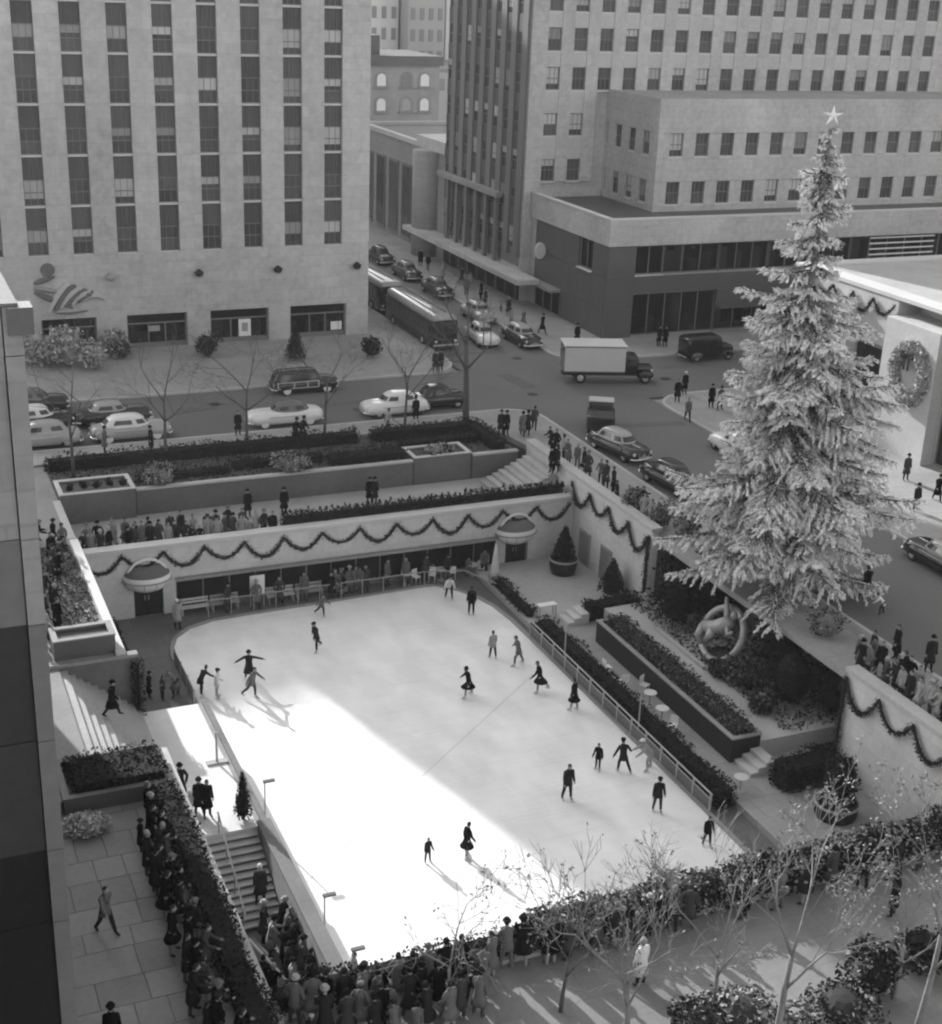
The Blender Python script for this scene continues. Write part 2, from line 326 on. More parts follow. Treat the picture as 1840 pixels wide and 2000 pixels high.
# fine criss-cross blade marks
prev = mx.outputs[0]
for rot_, sc in ((0.9, (0.5, 26, 1)), (-0.4, (0.4, 22, 1)), (1.9, (0.5, 30, 1))):
    m2 = nt.nodes.new('ShaderNodeMapping'); m2.inputs['Rotation'].default_value = (0, 0, rot_); m2.inputs['Scale'].default_value = sc; n3 = nt.nodes.new('ShaderNodeTexNoise'); n3.inputs['Scale'].default_value = 0.5; n3.inputs['Detail'].default_value = 3
    w3 = nt.nodes.new('ShaderNodeTexNoise'); w3.inputs['Scale'].default_value = 0.12; ad = nt.nodes.new('ShaderNodeVectorMath'); ad.operation = 'ADD'; nt.links.new(gp.outputs['Position'], w3.inputs[0]); nt.links.new(gp.outputs['Position'], ad.inputs[0]); nt.links.new(w3.outputs['Color'], ad.inputs[1])
    nt.links.new(ad.outputs[0], m2.inputs[0]); nt.links.new(m2.outputs[0], n3.inputs[0]); r3 = nt.nodes.new('ShaderNodeMapRange'); r3.inputs[1].default_value = 0.30; r3.inputs[2].default_value = 0.42; r3.inputs[3].default_value = 0.93; r3.inputs[4].default_value = 1.0
    nt.links.new(n3.outputs[0], r3.inputs[0]); m3 = nt.nodes.new('ShaderNodeVectorMath'); m3.operation = 'SCALE'; nt.links.new(prev, m3.inputs[0]); nt.links.new(r3.outputs[0], m3.inputs['Scale']); prev = m3.outputs[0]
nt.links.new(prev, bsdf.inputs['Base Color'])
b = MB(); b.prism(arc, -0.03, 0.0); ice = struct(b.obj('ice_rink', M_ICE))
b = MB()                            # low kerb round the ice
pts = arc[:17]
for (xa, ya), (xb, yb) in zip(pts[:-1], pts[1:]):
    d = Vector((xb-xa, yb-ya, 0)).normalized(); n = Vector((-d.y, d.x, 0))
    b.prism([(xa, ya), (xb, yb), (xb+n.x*0.22, yb+n.y*0.22), (xa+n.x*0.22, ya+n.y*0.22)], -0.1, 0.07)
struct(b.obj('rink_kerb', M_STONED))
# ---------------------------------------------------------------- landing, stairs (left)
ZL = 1.9
b = MB(); b.box(9.4, 12.0, 46.5, 57.0, 0, ZL); struct(b.obj('stair_landing', mat('landing_stone', 0.6, var=0.15)))
def stairs(name, label, cat, steps, m, group=None):
    t = thing(name, label, cat, steps[0][4:7] if len(steps[0]) > 6 else (0, 0, 0), group)
    return t
t = thing('stone_stairs', 'flight of stone stairs with dark risers and a middle handrail, going down beside the rink', 'stairs', (9.0, 42.6, 0))
n = 12
for i in range(n):
    zt = ZL*(i+1)/(n+1); y0 = 42.7+3.8*i/n
    q = MB(); q.box(8.9, 11.95, y0+0.05, y0+3.8/n+0.06, 0, zt-0.05); q.box(8.9, 11.95, y0, y0+3.8/n+0.03, zt-0.05, zt, 1); q.obj('step', [M_STONEK, M_STONE2], t)  # risers darker than treads, their shade put into the stone colour
for i in range(4): y = 42.9+1.2*i; z = ZL*(y-42.7)/3.8+0.05; q = MB(); q.tube([(10.45, y, z), (10.45, y, z+0.85)], 0.03); q.obj('rail_post', M_METAL, t)
q = MB(); q.tube([(10.45, 42.5, 0.9), (10.45, 46.6, ZL+0.95)], 0.035); q.obj('handrail', M_METAL, t)
t = thing('stone_stairs', 'wide shallow stone stairs coming down sideways from the promenade to the sunlit landing', 'stairs', (6.0, 48.6, ZL))
n = 11
for i in range(n):
    x1 = 9.4-3.4*i/n; x0 = 9.4-3.4*(i+1)/n
    q = MB(); q.box(x0, x1+(0.05 if i else 0), 48.62, 57.15, 0.2, ZL+(PR-ZL)*(i+1)/(n+1)); q.obj('step', M_WALK, t)
def wall(name, label, cat, boxes, coping, m, mc=None, group=None):
    x0, x1, y0, y1, z0, z1 = boxes[0]; t = thing(name, label, cat, (x0, y0, z0), group)
    q = MB(); [q.box(*bx) for bx in boxes]; q.obj('wall', m, t)
    q = MB(); [q.box(*bx) for bx in coping]; q.obj('coping', mc or M_STONE2, t); return t
M_PARA = mat('parapet_stone', 0.15, var=0.3, scale=0.4, fine=4)
wall('parapet', 'broad low stone parapet between the stairs and the left side of the ice', 'parapet', [(11.99, 12.45, 33.2, 46.4, -0.03, 2.1), (12.0, 12.5, 46.4, 57.0, -0.03, 1.9)], [(11.95, 12.5, 33.2, 46.45, 2.1, 2.22), (12.2, 12.45, 46.45, 57.0, 1.9, 2.0)], M_STONED, M_PARA)
wall('retaining_wall', 'stone retaining wall with pale coping carrying the hedge left of the stairs', 'wall', [(8.6, 8.88, 30, 48.6, -0.03, 4.75)], [(8.55, 8.95, 30, 48.6, 4.75, 4.95)], M_STONED, M_STONE)
wall('retaining_wall', 'retaining wall with bright coping beside the planted bed, left end of the plaza', 'wall', [(8.6, 8.88, 57.25, 71.0, -0.03, 4.75)], [(8.5, 8.93, 57.2, 71.0, 4.75, 5.02)], M_STONED, M_SILL)
wall('flank_wall', 'dark side wall closing the sideways stairs under the black planter', 'wall', [(2.6, 9.4, 57.15, 57.45, 0, 4.7)], [(2.6, 9.45, 57.1, 57.5, 4.7, 4.85)], M_STONEK, M_STONED)
wall('retaining_wall', 'plain wall under the near hedge at the bottom of the plaza', 'wall', [(8.6, 38.5, 32.4, 33.1, -0.03, 4.75)], [(8.6, 38.5, 32.35, 33.2, 4.75, 4.9)], M_STONED)
# ---------------------------------------------------------------- far wall of the plaza with garlands, glass front and two doorways
FW = 71.0
t = thing('rink_wall', 'long stone wall at the far end of the ice with glass front, pale coping and two doorways', 'wall', (8.9, FW, 0))
q = MB()
q.box(8.9, 38.5, FW, FW+0.5, 2.0, 3.95)
for x0, x1 in ((8.9, 11.7), (13.3, 14.0), (33.4, 34.0), (35.5, 38.5)): q.box(x0, x1, FW, FW+0.5, -0.03, 2.0)
for x0, x1 in ((11.7, 13.3), (34.0, 35.5)): q.box(x0, x1, FW, FW+0.5, 1.9, 2.0)
q.obj('wall', M_WALLS, t)
q = MB(); q.box(8.9, 38.45, FW-0.12, FW+0.6, 3.95, 4.15); q.obj('coping', M_SILL, t)
q = MB(); q.box(14.0, 33.4, FW-0.3, FW-0.003, 1.93, 2.08); q.obj('canopy_ledge', M_STONED, t)
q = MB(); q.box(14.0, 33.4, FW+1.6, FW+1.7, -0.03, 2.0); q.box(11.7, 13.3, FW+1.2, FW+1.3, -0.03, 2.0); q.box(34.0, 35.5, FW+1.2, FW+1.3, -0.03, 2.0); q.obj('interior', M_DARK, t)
for i in range(13):
    x = 14.0+19.4*i/13
    q = MB(); q.box(x, x+0.07, FW+0.1, FW+0.2, -0.03, 2.0); q.box(x+0.07, x+19.4/13, FW+0.1, FW+0.2, 0.0, 0.25); w = q.obj('window', M_FRAME, t)
    q = MB(); q.box(x+0.07, x+19.4/13, FW+0.14, FW+0.16, 0.25, 2.0); q.obj('pane', M_GLASSD, w)
for x in (11.7, 34.0):
    for k in (0, 1):
        q = MB(); q.box(x+0.04+k*0.76, x+0.74+k*0.76, FW+0.3, FW+0.36, -0.03, 1.88); d = q.obj('door', M_BLACK, t)
        q = MB(); q.box(x+0.62+k*0.2, x+0.66+k*0.2, FW+0.25, FW+0.3, 0.8, 1.1); q.obj('handle', M_METAL, d)
for k, (xc, side) in enumerate(((12.45, 'left'), (34.6, 'right'))):   # shell-shaped hoods over the doorways
    t = thing('door_hood', 'ribbed shell-shaped hood jutting over the %s doorway of the far rink wall' % side, 'door hood', (xc, FW, 2.3))
    for nm, z0, z1, mm in (('lower_shell', -0.95, 0.3, M_WHITE), ('upper_shell', 0.3, 0.95, M_STONEK)):
        q = MB(); R = []
        for i in range(13):
            th = -math.pi/2+math.pi*i/12; row_ = []
            for j in range(7):
                z = z0+(z1-z0)*j/6; w = math.sqrt(max(0.0, 1-(z/1.02)**2)); row_.append((1.3*w*math.sin(th), -(1.0*w*math.cos(th))-0.0, z*0.8))
            R.append(row_)
        q.rings(R, 0, False, False, False); w = q.loc(nm, mm, t, True)
        if nm == 'lower_shell':
            for i in range(1, 12, 2):
                th = -math.pi/2+math.pi*i/12; r = MB(); r.tube([(1.31*math.sqrt(max(0, 1-(z/1.02)**2))*math.sin(th), -1.01*math.sqrt(max(0, 1-(z/1.02)**2))*math.cos(th), z*0.8) for z in (-0.9, -0.6, -0.3, -0.05)], 0.018, 4); r.loc('rib', M_STONED, w)
    q = MB(); q.tube([(1.32*math.sin(-math.pi/2+math.pi*i/14), -1.02*math.cos(-math.pi/2+math.pi*i/14), -0.05) for i in range(15)], 0.05, 5); q.loc('rim', M_STONED, t)
    q = MB(); q.tube([(1.05*math.cos(math.pi*i/14), -0.12, 0.15+0.95*math.sin(math.pi*i/14)) for i in range(15)], 0.09, 6); q.loc('arch_rim', M_WHITE, t)
# right-hand wall in two lengths
wall('rink_wall', 'right-hand stone wall in shade above the potted trees, far length with garland', 'wall', [(38.5, 38.9, 61.7, 78.0, -0.03, 5.3)], [(38.42, 39.1, 61.65, 78.0, 5.3, 5.52)], M_WALLS, M_STONE2)
wall('rink_wall', 'right-hand stone wall nearest the camera, garlanded, with crowd leaning behind it', 'wall', [(38.5, 38.9, 30, 44.4, -0.03, 5.3)], [(38.42, 39.1, 30, 44.45, 5.3, 5.52)], M_WALLS, M_STONE2)
wall('retaining_wall', 'dark end walls of the recess behind the gilded statue', 'wall', [(38.9, 42.3, 61.7, 62.0, 0, 4.7), (38.9, 42.3, 44.1, 44.4, 0, 4.7), (41.9, 42.3, 44.4, 61.7, 0, 4.7)], [(38.9, 42.3, 61.65, 62.05, 4.7, 4.9), (38.9, 42.3, 44.05, 44.45, 4.7, 4.9), (41.85, 42.3, 44.45, 61.65, 4.7, 4.9)], M_STONEK, M_STONED)
for y0 in (65.9, 68.6, 36.5):       # recessed doorways in the right wall
    t = thing('side_door', 'plain recessed door in the right wall %s' % {65.9: 'behind the small potted conifer', 68.6: 'beside the far corner', 36.5: 'behind the clipped topiary tub'}[y0], 'door', (38.5, y0, 0))
    q = MB(); q.box(38.40, 38.497, y0, y0+0.12, 0, 2.3); q.box(38.40, 38.497, y0+1.2, y0+1.32, 0, 2.3); q.box(38.40, 38.497, y0, y0+1.32, 2.3, 2.42); q.obj('frame', M_STONED, t)
    q = MB(); q.box(38.45, 38.496, y0+0.12, y0+1.2, 0, 2.3); q.obj('leaf', M_FRAME, t)
# garden terrace between the plaza and the cross street
b = MB(); b.box(8.6, 38.5, 71.5, 78.0, 2.6, 3.2); struct(b.obj('walkway', M_WALK))
b = MB(); b.box(8.6, 37.9, 78.15, 83.75, 3.0, 4.72); struct(b.obj('garden_bed', M_SOIL))
wall('retaining_wall', 'low stone wall with pale edge holding up the garden bed above the walkway', 'wall', [(13.3, 30.6, 78.0, 78.15, 3.2, 4.75), (34.7, 37.9, 78.0, 78.15, 3.2, 4.75)], [(13.3, 30.6, 77.9, 78.3, 4.75, 4.87), (34.7, 37.9, 77.9, 78.3, 4.75, 4.87)], M_STONEK, M_STONE2)
wall('retaining_wall', 'end wall between the promenade and the lower garden walkway', 'wall', [(8.6, 8.85, 71.5, 83.7, 3.2, 4.75)], [(8.5, 8.9, 71.5, 77.4, 4.75, 4.87)], M_STONED, M_STONE2)
t = thing('stone_stairs', 'short stone stairs from the street corner down to the garden walkway', 'stairs', (34.7, 72.4, 3.2))
for i in range(8):
    x0 = 34.9+0.42*i; q = MB(); q.box(x0, 38.4, 72.7+0.1*i, 77.2, 3.2+0.19*i+(0.002 if i else 0), 3.2+0.19*(i+1)); q.obj('step', M_STONE2 if i % 2 else M_WALK, t)
# raised terrace on the right: walkway, steps, long dark planter
b = MB(); b.box(32.7, 38.5, 33.2, 62.8, -0.03, 0.3); struct(b.obj('terrace', M_CONC)); b = MB(); b.box(31.75, 38.5, 62.8, 70.9, -0.03, 0.3); struct(b.obj('terrace', M_WALK))
b = MB(); b.box(35.75, 41.9, 46.4, 61.6, 0.3, 1.15); struct(b.obj('upper_terrace', M_PALE))
for (x0, x1, y0, y1, w) in ((34.4, 35.75, 45.0, 46.35, 'near'), (33.6, 34.9, 61.7, 62.9, 'far')):
    t = thing('garden_steps', 'three small stone steps at the %s end of the long dark planter' % w, 'steps', (x0, y0, 0.3))
    for i in range(3):
        q = MB(); q.box(x0+0.4*i, x1, y0, y1, 0.3+0.2*i, 0.5+0.2*i); q.obj('step', M_SILL, t)
# ---------------------------------------------------------------- facades
def winset(w, h, mun=2):
    f = MB(); t = 0.07
    f.box(0, t, -0.02, 0.08, 0, h); f.box(w-t, w, -0.02, 0.08, 0, h); f.box(t, w-t, -0.02, 0.08, 0, t); f.box(t, w-t, -0.02, 0.08, h-t, h)
    f.box(t, w-t, -0.015, 0.07, h*0.5-0.035, h*0.5+0.035)
    for i in range(1, mun): x = w*i/mun; f.box(x-0.02, x+0.02, 0.0, 0.06, t, h*0.5-0.035); f.box(x-0.02, x+0.02, 0.0, 0.06, h*0.5+0.035, h-t)
    a = MB(); a.box(t, w-t, 0.035, 0.05, h*0.5+0.035, h-t); c = MB(); c.box(t, w-t, 0.035, 0.05, t, h*0.5-0.035)
    s = MB(); s.box(-0.06, w+0.06, -0.18, 0.1, -0.16, 0.0)
    bl = []
    for k in (0.3, 0.48, 0.75):
        q = MB(); q.box(t+0.01, w-t-0.01, 0.026, 0.033, h-t-(h-2*t)*k, h-t-0.002); bl.append(q.mesh('blind', M_BLIND))
    return dict(frame=f.mesh('window', M_FRAME), up=a.mesh('pane', M_GLASS), lo=c.mesh('pane', M_GLASS), sill=s.mesh('sill', M_SILL), bl=bl)
RW = random.Random(11)
def window(ws, parent, loc, rotz=0.0, blind=0.5, sill=True):
    w = put(ws['frame'], 'window', parent, loc, rotz); put(ws['up'], 'pane', w); put(ws['lo'], 'pane', w)
    if sill: put(ws['sill'], 'sill', w)
    if RW.random() < blind: put(RW.choice(ws['bl']), 'blind', w)
    return w
# --- left tower: pier and spandrel slab
LX0, LX1, LY = 6.2, 38.5, 109.3
T = thing('office_tower', 'tall pale stone office building with vertical window strips, left behind the parked cars', 'building', (LX0, LY, 4.8))
rel = lambda x, y, z: (x-LX0, y-LY, z-4.8)
wz = [(12.5, 14.4), (16.2, 18.15), (19.9, 21.8), (23.55, 25.3), (27.15, 29.05), (30.75, 32.6), (34.3, 36.2)]
cols = [(11.6+3.3*k, 13.1+3.3*k) for k in range(-1, 8)]
q = MB(); q.box(LX0, LX1, LY+0.5, LY+18, 12.4, 60); q.box(LX0, LX1, LY+2.0, LY+18, 4.7, 12.4); q.box(LX0, LX1, LY, LY+0.5, 36.2, 60); q.obj('core_wall', M_STONE, T)
edges = [LX0]+[e for c in cols for e in c]+[LX1]
zs = [12.4]+[16.3+3.62*i for i in range(6)]+[36.2]
for i in range(0, len(edges), 2):
    for z0, z1 in zip(zs[:-1], zs[1:]):
        q = MB(); q.box(edges[i], edges[i+1], LY, LY+0.5, z0+0.005, z1-0.005); q.obj('stone_pier', M_STONE, T)
WS = winset(1.5, 1.9, 3)
for c0, c1 in cols:
    for i, (z0, z1) in enumerate(wz):
        window(WS, T, rel(c0, LY+0.3, z0), 0, 0.62)
        if i+1 < len(wz):
            q = MB(); q.box(c0+0.002, c1-0.002, LY+0.3, LY+0.498, z0+1.9, wz[i+1][0]-0.16)
            for k in range(5): x = c0+0.15+0.3*k; q.box(x-0.05, x+0.05, LY+0.25, LY+0.3, z0+1.92, wz[i+1][0]-0.17)
            q.obj('spandrel', M_SPAND, T)
st = [(12.15, 16.3), (18.6, 23.35), (25.2, 30.0), (31.8, 36.6)]
ed = [LX0]+[e for s in st for e in s]+[LX1]
for i in range(0, len(ed), 2): q = MB(); q.box(ed[i], ed[i+1], LY, LY+2.0, 4.7, 7.6); q.obj('ground_pier', M_STONE, T)
q = MB(); q.box(LX0, LX1, LY, LY+2.0, 7.605, 12.395); q.obj('lower_wall', M_STONE, T)
for k, (s0, s1) in enumerate(st):
    q = MB(); q.box(s0, s0+0.12, LY+0.35, LY+0.5, 4.8, 7.6); q.box(s1-0.12, s1, LY+0.35, LY+0.5, 4.8, 7.6); q.box(s0+0.12, s1-0.12, LY+0.35, LY+0.5, 6.75, 6.87); q.box(s0+0.12, s1-0.12, LY+0.33, LY+0.55, 4.8, 5.25)
    for f in (0.36, 0.64): x = s0+(s1-s0)*f; q.box(x-0.05, x+0.05, LY+0.36, LY+0.48, 5.25, 6.75)
    w = q.obj('shop_window', M_FRAME, T)
    q = MB(); q.box(s0+0.12, s1-0.12, LY+0.41, LY+0.43, 5.25, 7.6); q.obj('pane', M_GLASSD, w)
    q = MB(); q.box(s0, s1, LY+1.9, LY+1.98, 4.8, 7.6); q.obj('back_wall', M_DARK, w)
    rr = random.Random(k); xx = s0+0.3
    while xx < s1-0.9: ww = rr.uniform(0.3, 0.9); q = MB(); q.box(xx, xx+ww, LY+0.9, LY+1.3, 4.8, 5.3+rr.uniform(0.1, 1.3)); q.obj('display_stand', rr.choice((M_STONEK, M_GREYP, M_WOOD, M_STONED)), w); xx += ww+rr.uniform(0.2, 0.9)
    if k == 2:
        q = MB(); q.box(s0+2.35, s0+3.35, LY+0.28, LY+0.32, 5.3, 6.7); q.obj('display_board', M_WHITE, w); q = MB(); q.box(s0+2.6, s0+3.1, LY+0.25, LY+0.279, 5.7, 6.4); q.obj('picture', M_GREYP, w)
    if k == 3: q = MB(); q.box(s1-1.25, s1-0.3, LY+0.28, LY+0.32, 5.35, 6.05); q.obj('display_board', M_WHITE, w)
    if k == 1: q = MB(); q.box(s0+1.7, s0+2.6, LY+0.28, LY+0.32, 6.15, 6.6); q.obj('name_board', M_GREYP, w)
for i, x in enumerate((17.5, 24.33, 30.72, 37.4)):     # bracket lamps on the stone band
    q = MB(); q.lathe((x, LY-0.35, 10.45), [(0.08, 0), (0.3, 0.12), (0.38, 0.35), (0.2, 0.5), (0.05, 0.62)], 8); q.box(x-0.06, x+0.06, LY-0.4, LY-0.003, 10.9, 11.0)
    tag(q.obj('bracket_lamp', M_GREYP if i == 0 else M_BLACK, None, True, (x, LY, 10.5)), 'round bracket lamp above the shop windows, %s' % ('pale one nearest the relief', 'dark one between second and third shop', 'dark one between third and fourth shop', 'dark one at the tower corner')[i], 'lamp', 'bracket lamps on the left tower')
# carved relief over the first shop window: a plain sweep of curved ribs
t = thing('wall_relief', 'large carved relief of curved shapes on the tower wall above the first shop', 'relief', (14.1, LY, 10.0)); t.scale = (1.2, 1.5, 1.15)
q = MB(); q.rings([[(-1.0+0.45*math.cos(a)*s, y, 1.25+0.45*math.sin(a)*s) for a in [2*math.pi*k/14 for k in range(14)]] for s, y in ((1, -0.003), (0.9, -0.14))]); q.loc('disc', M_STONEK, t)
for k in range(7):
    q = MB(); q.tube([(-1.1+0.36*k+1.4*f, -0.04, -1.6+0.12*k+(3.4-0.32*k)*f-1.5*f*f) for f in [i/8 for i in range(9)]], [0.12+0.13*math.sin(math.pi*i/8) for i in range(9)], 6); q.loc('curved_rib', (M_STONE2, M_STONEK)[k % 2], t)
for k in range(3): q = MB(); q.tube([(-1.9+0.5*f*k+1.3*f, -0.04, 0.4-0.8*k*f+0.4*f-0.3*k) for f in (0, 0.3, 0.6, 1.0)], [0.1, 0.2, 0.17, 0.06], 6); q.loc('curved_rib', M_STONEK if k % 2 == 0 else M_STONED, t)
q = MB(); q.tube([(-0.7, -0.03, -1.65), (0.2, -0.03, -1.75), (1.3, -0.03, -1.6)], [0.06, 0.1, 0.06], 5); q.loc('ground_line', M_STONEK, t)
# --- hidden building beyond the left tower whose roofline limits the sunshine
t = thing('hidden_office_block', 'hidden broad stone office block beyond the left tower, limiting the sunshine', 'building', (-80, 205, 4.6))
q = MB(); q.box(-80, 60, 205, 235, 4.6, 67.5); q.obj('wall', M_STONED, t); q = MB(); q.box(-80.3, 60.3, 204.7, 235.3, 67.5, 68.3); q.obj('cornice', M_STONED, t)
# --- building the photograph was taken from, behind and beside the camera
t = thing('stone_building', 'tall stone building behind the viewpoint, shading the near promenade', 'building', (-60, -30, 4.6))
q = MB(); q.box(-60, 3.0, -30, -2.0, 4.6, 48); q.obj('wall', M_STONED, t); q = MB(); q.box(-60.2, 3.2, -30.2, -1.8, 48, 48.6); q.obj('cornice', M_STONED, t)
# --- near building at the left edge
t = thing('stone_building', 'shaded stone building in the left foreground with a pale flat roof', 'building', (-30, 26, 4.6))
M_STONEN = mat('stone_shade_mid', 0.04, var=0.3, scale=0.3, fine=3, streak=0.4, rnd=0.08, spec=0.05)  # middle courses: shade of the narrow gap put into the colour
M_STONEB = mat('stone_shade_base', 0.016, var=0.3, scale=0.3, fine=3, spec=0.03, rough=1.0)  # lowest courses: deepest shade put into the colour
zt = 4.7
rs = random.Random(3); hs = []
while zt < 28.0: h = rs.choice((2.6, 3.2, 3.6, 1.8)); hs.append((zt, min(28.0, zt+h))); zt += h
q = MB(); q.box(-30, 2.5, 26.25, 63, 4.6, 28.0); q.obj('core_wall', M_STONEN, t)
for i, (z0, z1) in enumerate(hs):  # block and corner tones darken downwards, painting the gap's shade
    for x0, x1 in ((-6, -1.6), (-1.6, 2.2)):
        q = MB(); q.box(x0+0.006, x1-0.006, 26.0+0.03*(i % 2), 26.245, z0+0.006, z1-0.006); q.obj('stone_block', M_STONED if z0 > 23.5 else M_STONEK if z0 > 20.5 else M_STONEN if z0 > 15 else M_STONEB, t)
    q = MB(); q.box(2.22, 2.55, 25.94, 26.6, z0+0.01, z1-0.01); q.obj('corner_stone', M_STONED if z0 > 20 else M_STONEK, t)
q = MB(); q.box(-30, 2.5, 26.0, 63, 28.0, 28.06); q.obj('roof', M_ASPH, t)
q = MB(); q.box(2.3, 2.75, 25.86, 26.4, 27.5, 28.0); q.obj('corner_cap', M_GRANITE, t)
# --- right-hand office building: tower, wing, dark glass base
RX, RY = 56.4, 117.6
T = thing('office_building', 'pale stone office building with punched windows, low wing and dark shop base, on the right', 'building', (RX, RY, 4.8))
rel = lambda x, y, z: (x-RX, y-RY, z-4.8)
W2 = winset(1.35, 1.97, 3)
def band(x0, x1, y0, y1, z0, z1, m=M_STONE, nm='stone_panel'):
    q = MB(); q.box(x0, x1, y0, y1, z0, z1); return q.obj(nm, m, T)
tc = [(58.0+2.6*k, 59.35+2.6*k) for k in range(17)]; tz = [15.9, 19.95, 23.95, 27.3, 30.64, 34.0]
q = MB(); q.box(RX+0.02, 130, RY+0.4, 136.2, 4.7, 60); q.box(RX, 58.0, RY, RY+0.4, 4.7, 15.85); q.box(RX, 130, RY, RY+0.4, 36.0, 60); q.obj('tower_wall', M_STONE, T)
te = [RX]+[e for c in tc for e in c]+[110.0]
for i in range(0, len(te), 2): band(te[i], te[i+1], RY, RY+0.4, 15.86, 35.98, M_STONE, 'stone_pier')
for c0, c1 in tc:
    for i, z in enumerate(tz):
        if c0 > 63 and i < 2: continue
        window(W2, T, rel(c0, RY+0.22, z), 0, 0.35)
        zn = tz[i+1] if i+1 < len(tz) else 35.98
        band(c0+0.002, c1-0.002, RY+0.05, RY+0.398, z+1.97, zn-0.16 if i+1 < len(tz) else 35.98, M_STONE2, 'spandrel')
WX, WY = 64.48, 108.26               # wing
wf = [(65.7+2.6*k, 67.05+2.6*k) for k in range(13)]; wl = [(109.7+2.52*k, 110.95+2.52*k) for k in range(4)]; wzz = [15.05, 19.2]
q = MB(); q.box(WX+0.35, 105, WY+0.35, RY+0.05, 14.4, 23.9); q.obj('wing_wall', M_STONE, T)
q = MB(); q.box(WX+0.35, 105, WY+0.35, RY-0.003, 23.9, 23.95, 0); q.obj('wing_roof', M_WALK, T)
for z0, z1 in ((14.45, 14.87), (17.03, 19.04), (21.18, 24.05)):
    band(WX, 105, WY, WY+0.35, z0, z1); band(WX, WX+0.35, WY+0.35, RY-0.003, z0, z1)
for z0, z1 in ((14.89, 17.01), (19.06, 21.16)):
    e = [WX]+[v for c in wf for v in c]+[105]
    for i in range(0, len(e), 2): band(e[i], e[i+1], WY, WY+0.35, z0, z1)
    e = [WY+0.352]+[v for c in wl for v in c]+[RY-0.004]
    for i in range(0, len(e), 2): band(WX, WX+0.35, e[i], e[i+1], z0, z1)
W3 = winset(1.25, 1.97, 2)
for z in wzz:
    for c0, c1 in wf: window(W2, T, rel(c0, WY+0.2, z), 0, 0.3)
    for c0, c1 in wl: window(W3, T, rel(WX+0.2, c1, z), rad(-90), 0.3)
BX, BY = 57.1, 102.3                 # base
q = MB(); q.box(BX+0.5, 110, BY+3.2, RY-0.003, 4.7, 12.7); q.box(BX+0.5, BX+2.7, BY+0.5, BY+3.2, 4.7, 12.7); q.obj('base_core', M_GRANITE, T)
q = MB(); q.box(BX+0.4, 110, BY+0.4, RY-0.003, 14.35, 14.45); q.obj('base_roof', M_GRANITE, T)
for x0, x1 in ((BX, 64), (64, 72), (72, 80), (80, 88), (88, 98), (98, 110)): band(x0+0.008 if x0 > BX else x0, x1-0.008, BY, BY+0.4, 12.75, 14.9, M_STONE, 'fascia_stone')
for y0, y1 in ((BY+0.402, 107.5), (107.5, 112.5), (112.5, RY-0.003)): band(BX, BX+0.4, y0, y1-0.01, 12.75, 14.9, M_STONE, 'fascia_stone')
q = MB(); q.box(BX-0.06, 110, BY-0.06, BY+0.42, 14.9, 15.05); q.box(BX-0.06, BX+0.42, BY+0.42, RY-0.003, 14.9, 15.05); q.obj('fascia_coping', M_SILL, T)
q = MB(); q.box(BX+0.4, 110, BY+0.4, RY-0.003, 12.7, 12.75); q.obj('soffit', M_GRANITE, T)
for z0, z1 in ((4.85, 7.35), (7.37, 10.0), (10.02, 12.68)):   # granite slabs of the corner and the side
    band(BX+0.15, 59.85, BY+0.15, BY+0.5, z0, z1, M_GRANITE, 'granite_slab')
    for y0, y1 in ((BY+0.52, 105.3), (107.9, 110.8)): band(BX+0.15, BX+0.5, y0, y1-0.02, z0, z1, M_GRANITE, 'granite_slab')
    if z0 > 7: band(BX+0.15, BX+0.5, 110.8, 116.4, z0, z1, M_GRANITE, 'granite_slab')
    if z0 < 10: band(BX+0.15, BX+0.5, 105.3, 107.88, z0, z1, M_GRANITE, 'granite_slab')
q = MB(); q.box(BX+0.1, BX+0.149, BY+0.6, 110.7, 10.0, 10.02); band(BX+0.15, BX+0.5, 116.42, RY-0.003, 4.85, 12.68, M_STONE)
def shop(x0, x1, z0, z1, n, y=BY+0.45, sill=True, posts=M_FRAME):
    q = MB(); q.box(x0, x1, y, y+0.12, z0, z0+0.12); q.box(x0, x1, y, y+0.12, z1-0.1, z1)
    for i in range(n+1): x = x0+(x1-x0)*i/n; q.box(max(x0, x-0.04), min(x1, x+0.04), y-0.02, y+0.1, z0+0.12, z1-0.1)
    w = q.obj('shop_window', posts, T); q = MB(); q.box(x0, x1, y+0.05, y+0.07, z0+0.12, z1-0.1); q.obj('pane', M_GLASSD, w)
    rr = random.Random(int(x0*10)); xx = x0+0.5
    while xx < x1-0.8:
        ww = rr.uniform(0.3, 1.1); hh = rr.uniform(0.7, z1-z0-0.4); q = MB(); q.box(xx, min(x1-0.2, xx+ww), y+rr.uniform(0.6, 1.0), y+1.3, z0+0.02, z0+hh); q.obj('display_stand', rr.choice((M_STONEK, M_GREYP, M_WOOD, M_STONED, M_SILL)), w); xx += ww+rr.uniform(0.3, 1.3)
    if sill: q = MB(); q.box(x0-0.05, x1+0.05, y-0.25, y+0.1, z0-0.1, z0); q.obj('sill', M_SILL if sill == 2 else M_GREYP, w)
shop(59.9, 62.6, 10.2, 12.68, 2, sill=2); shop(62.7, 68.1, 10.2, 12.68, 3); shop(68.3, 73.2, 10.2, 12.68, 3); shop(73.4, 82.0, 10.2, 12.68, 5); shop(82.2, 96, 10.1, 12.68, 7)
shop(59.9, 68.1, 4.95, 8.6, 5); shop(68.3, 78.0, 4.95, 7.0, 5); shop(78.2, 96, 4.95, 8.6, 8)
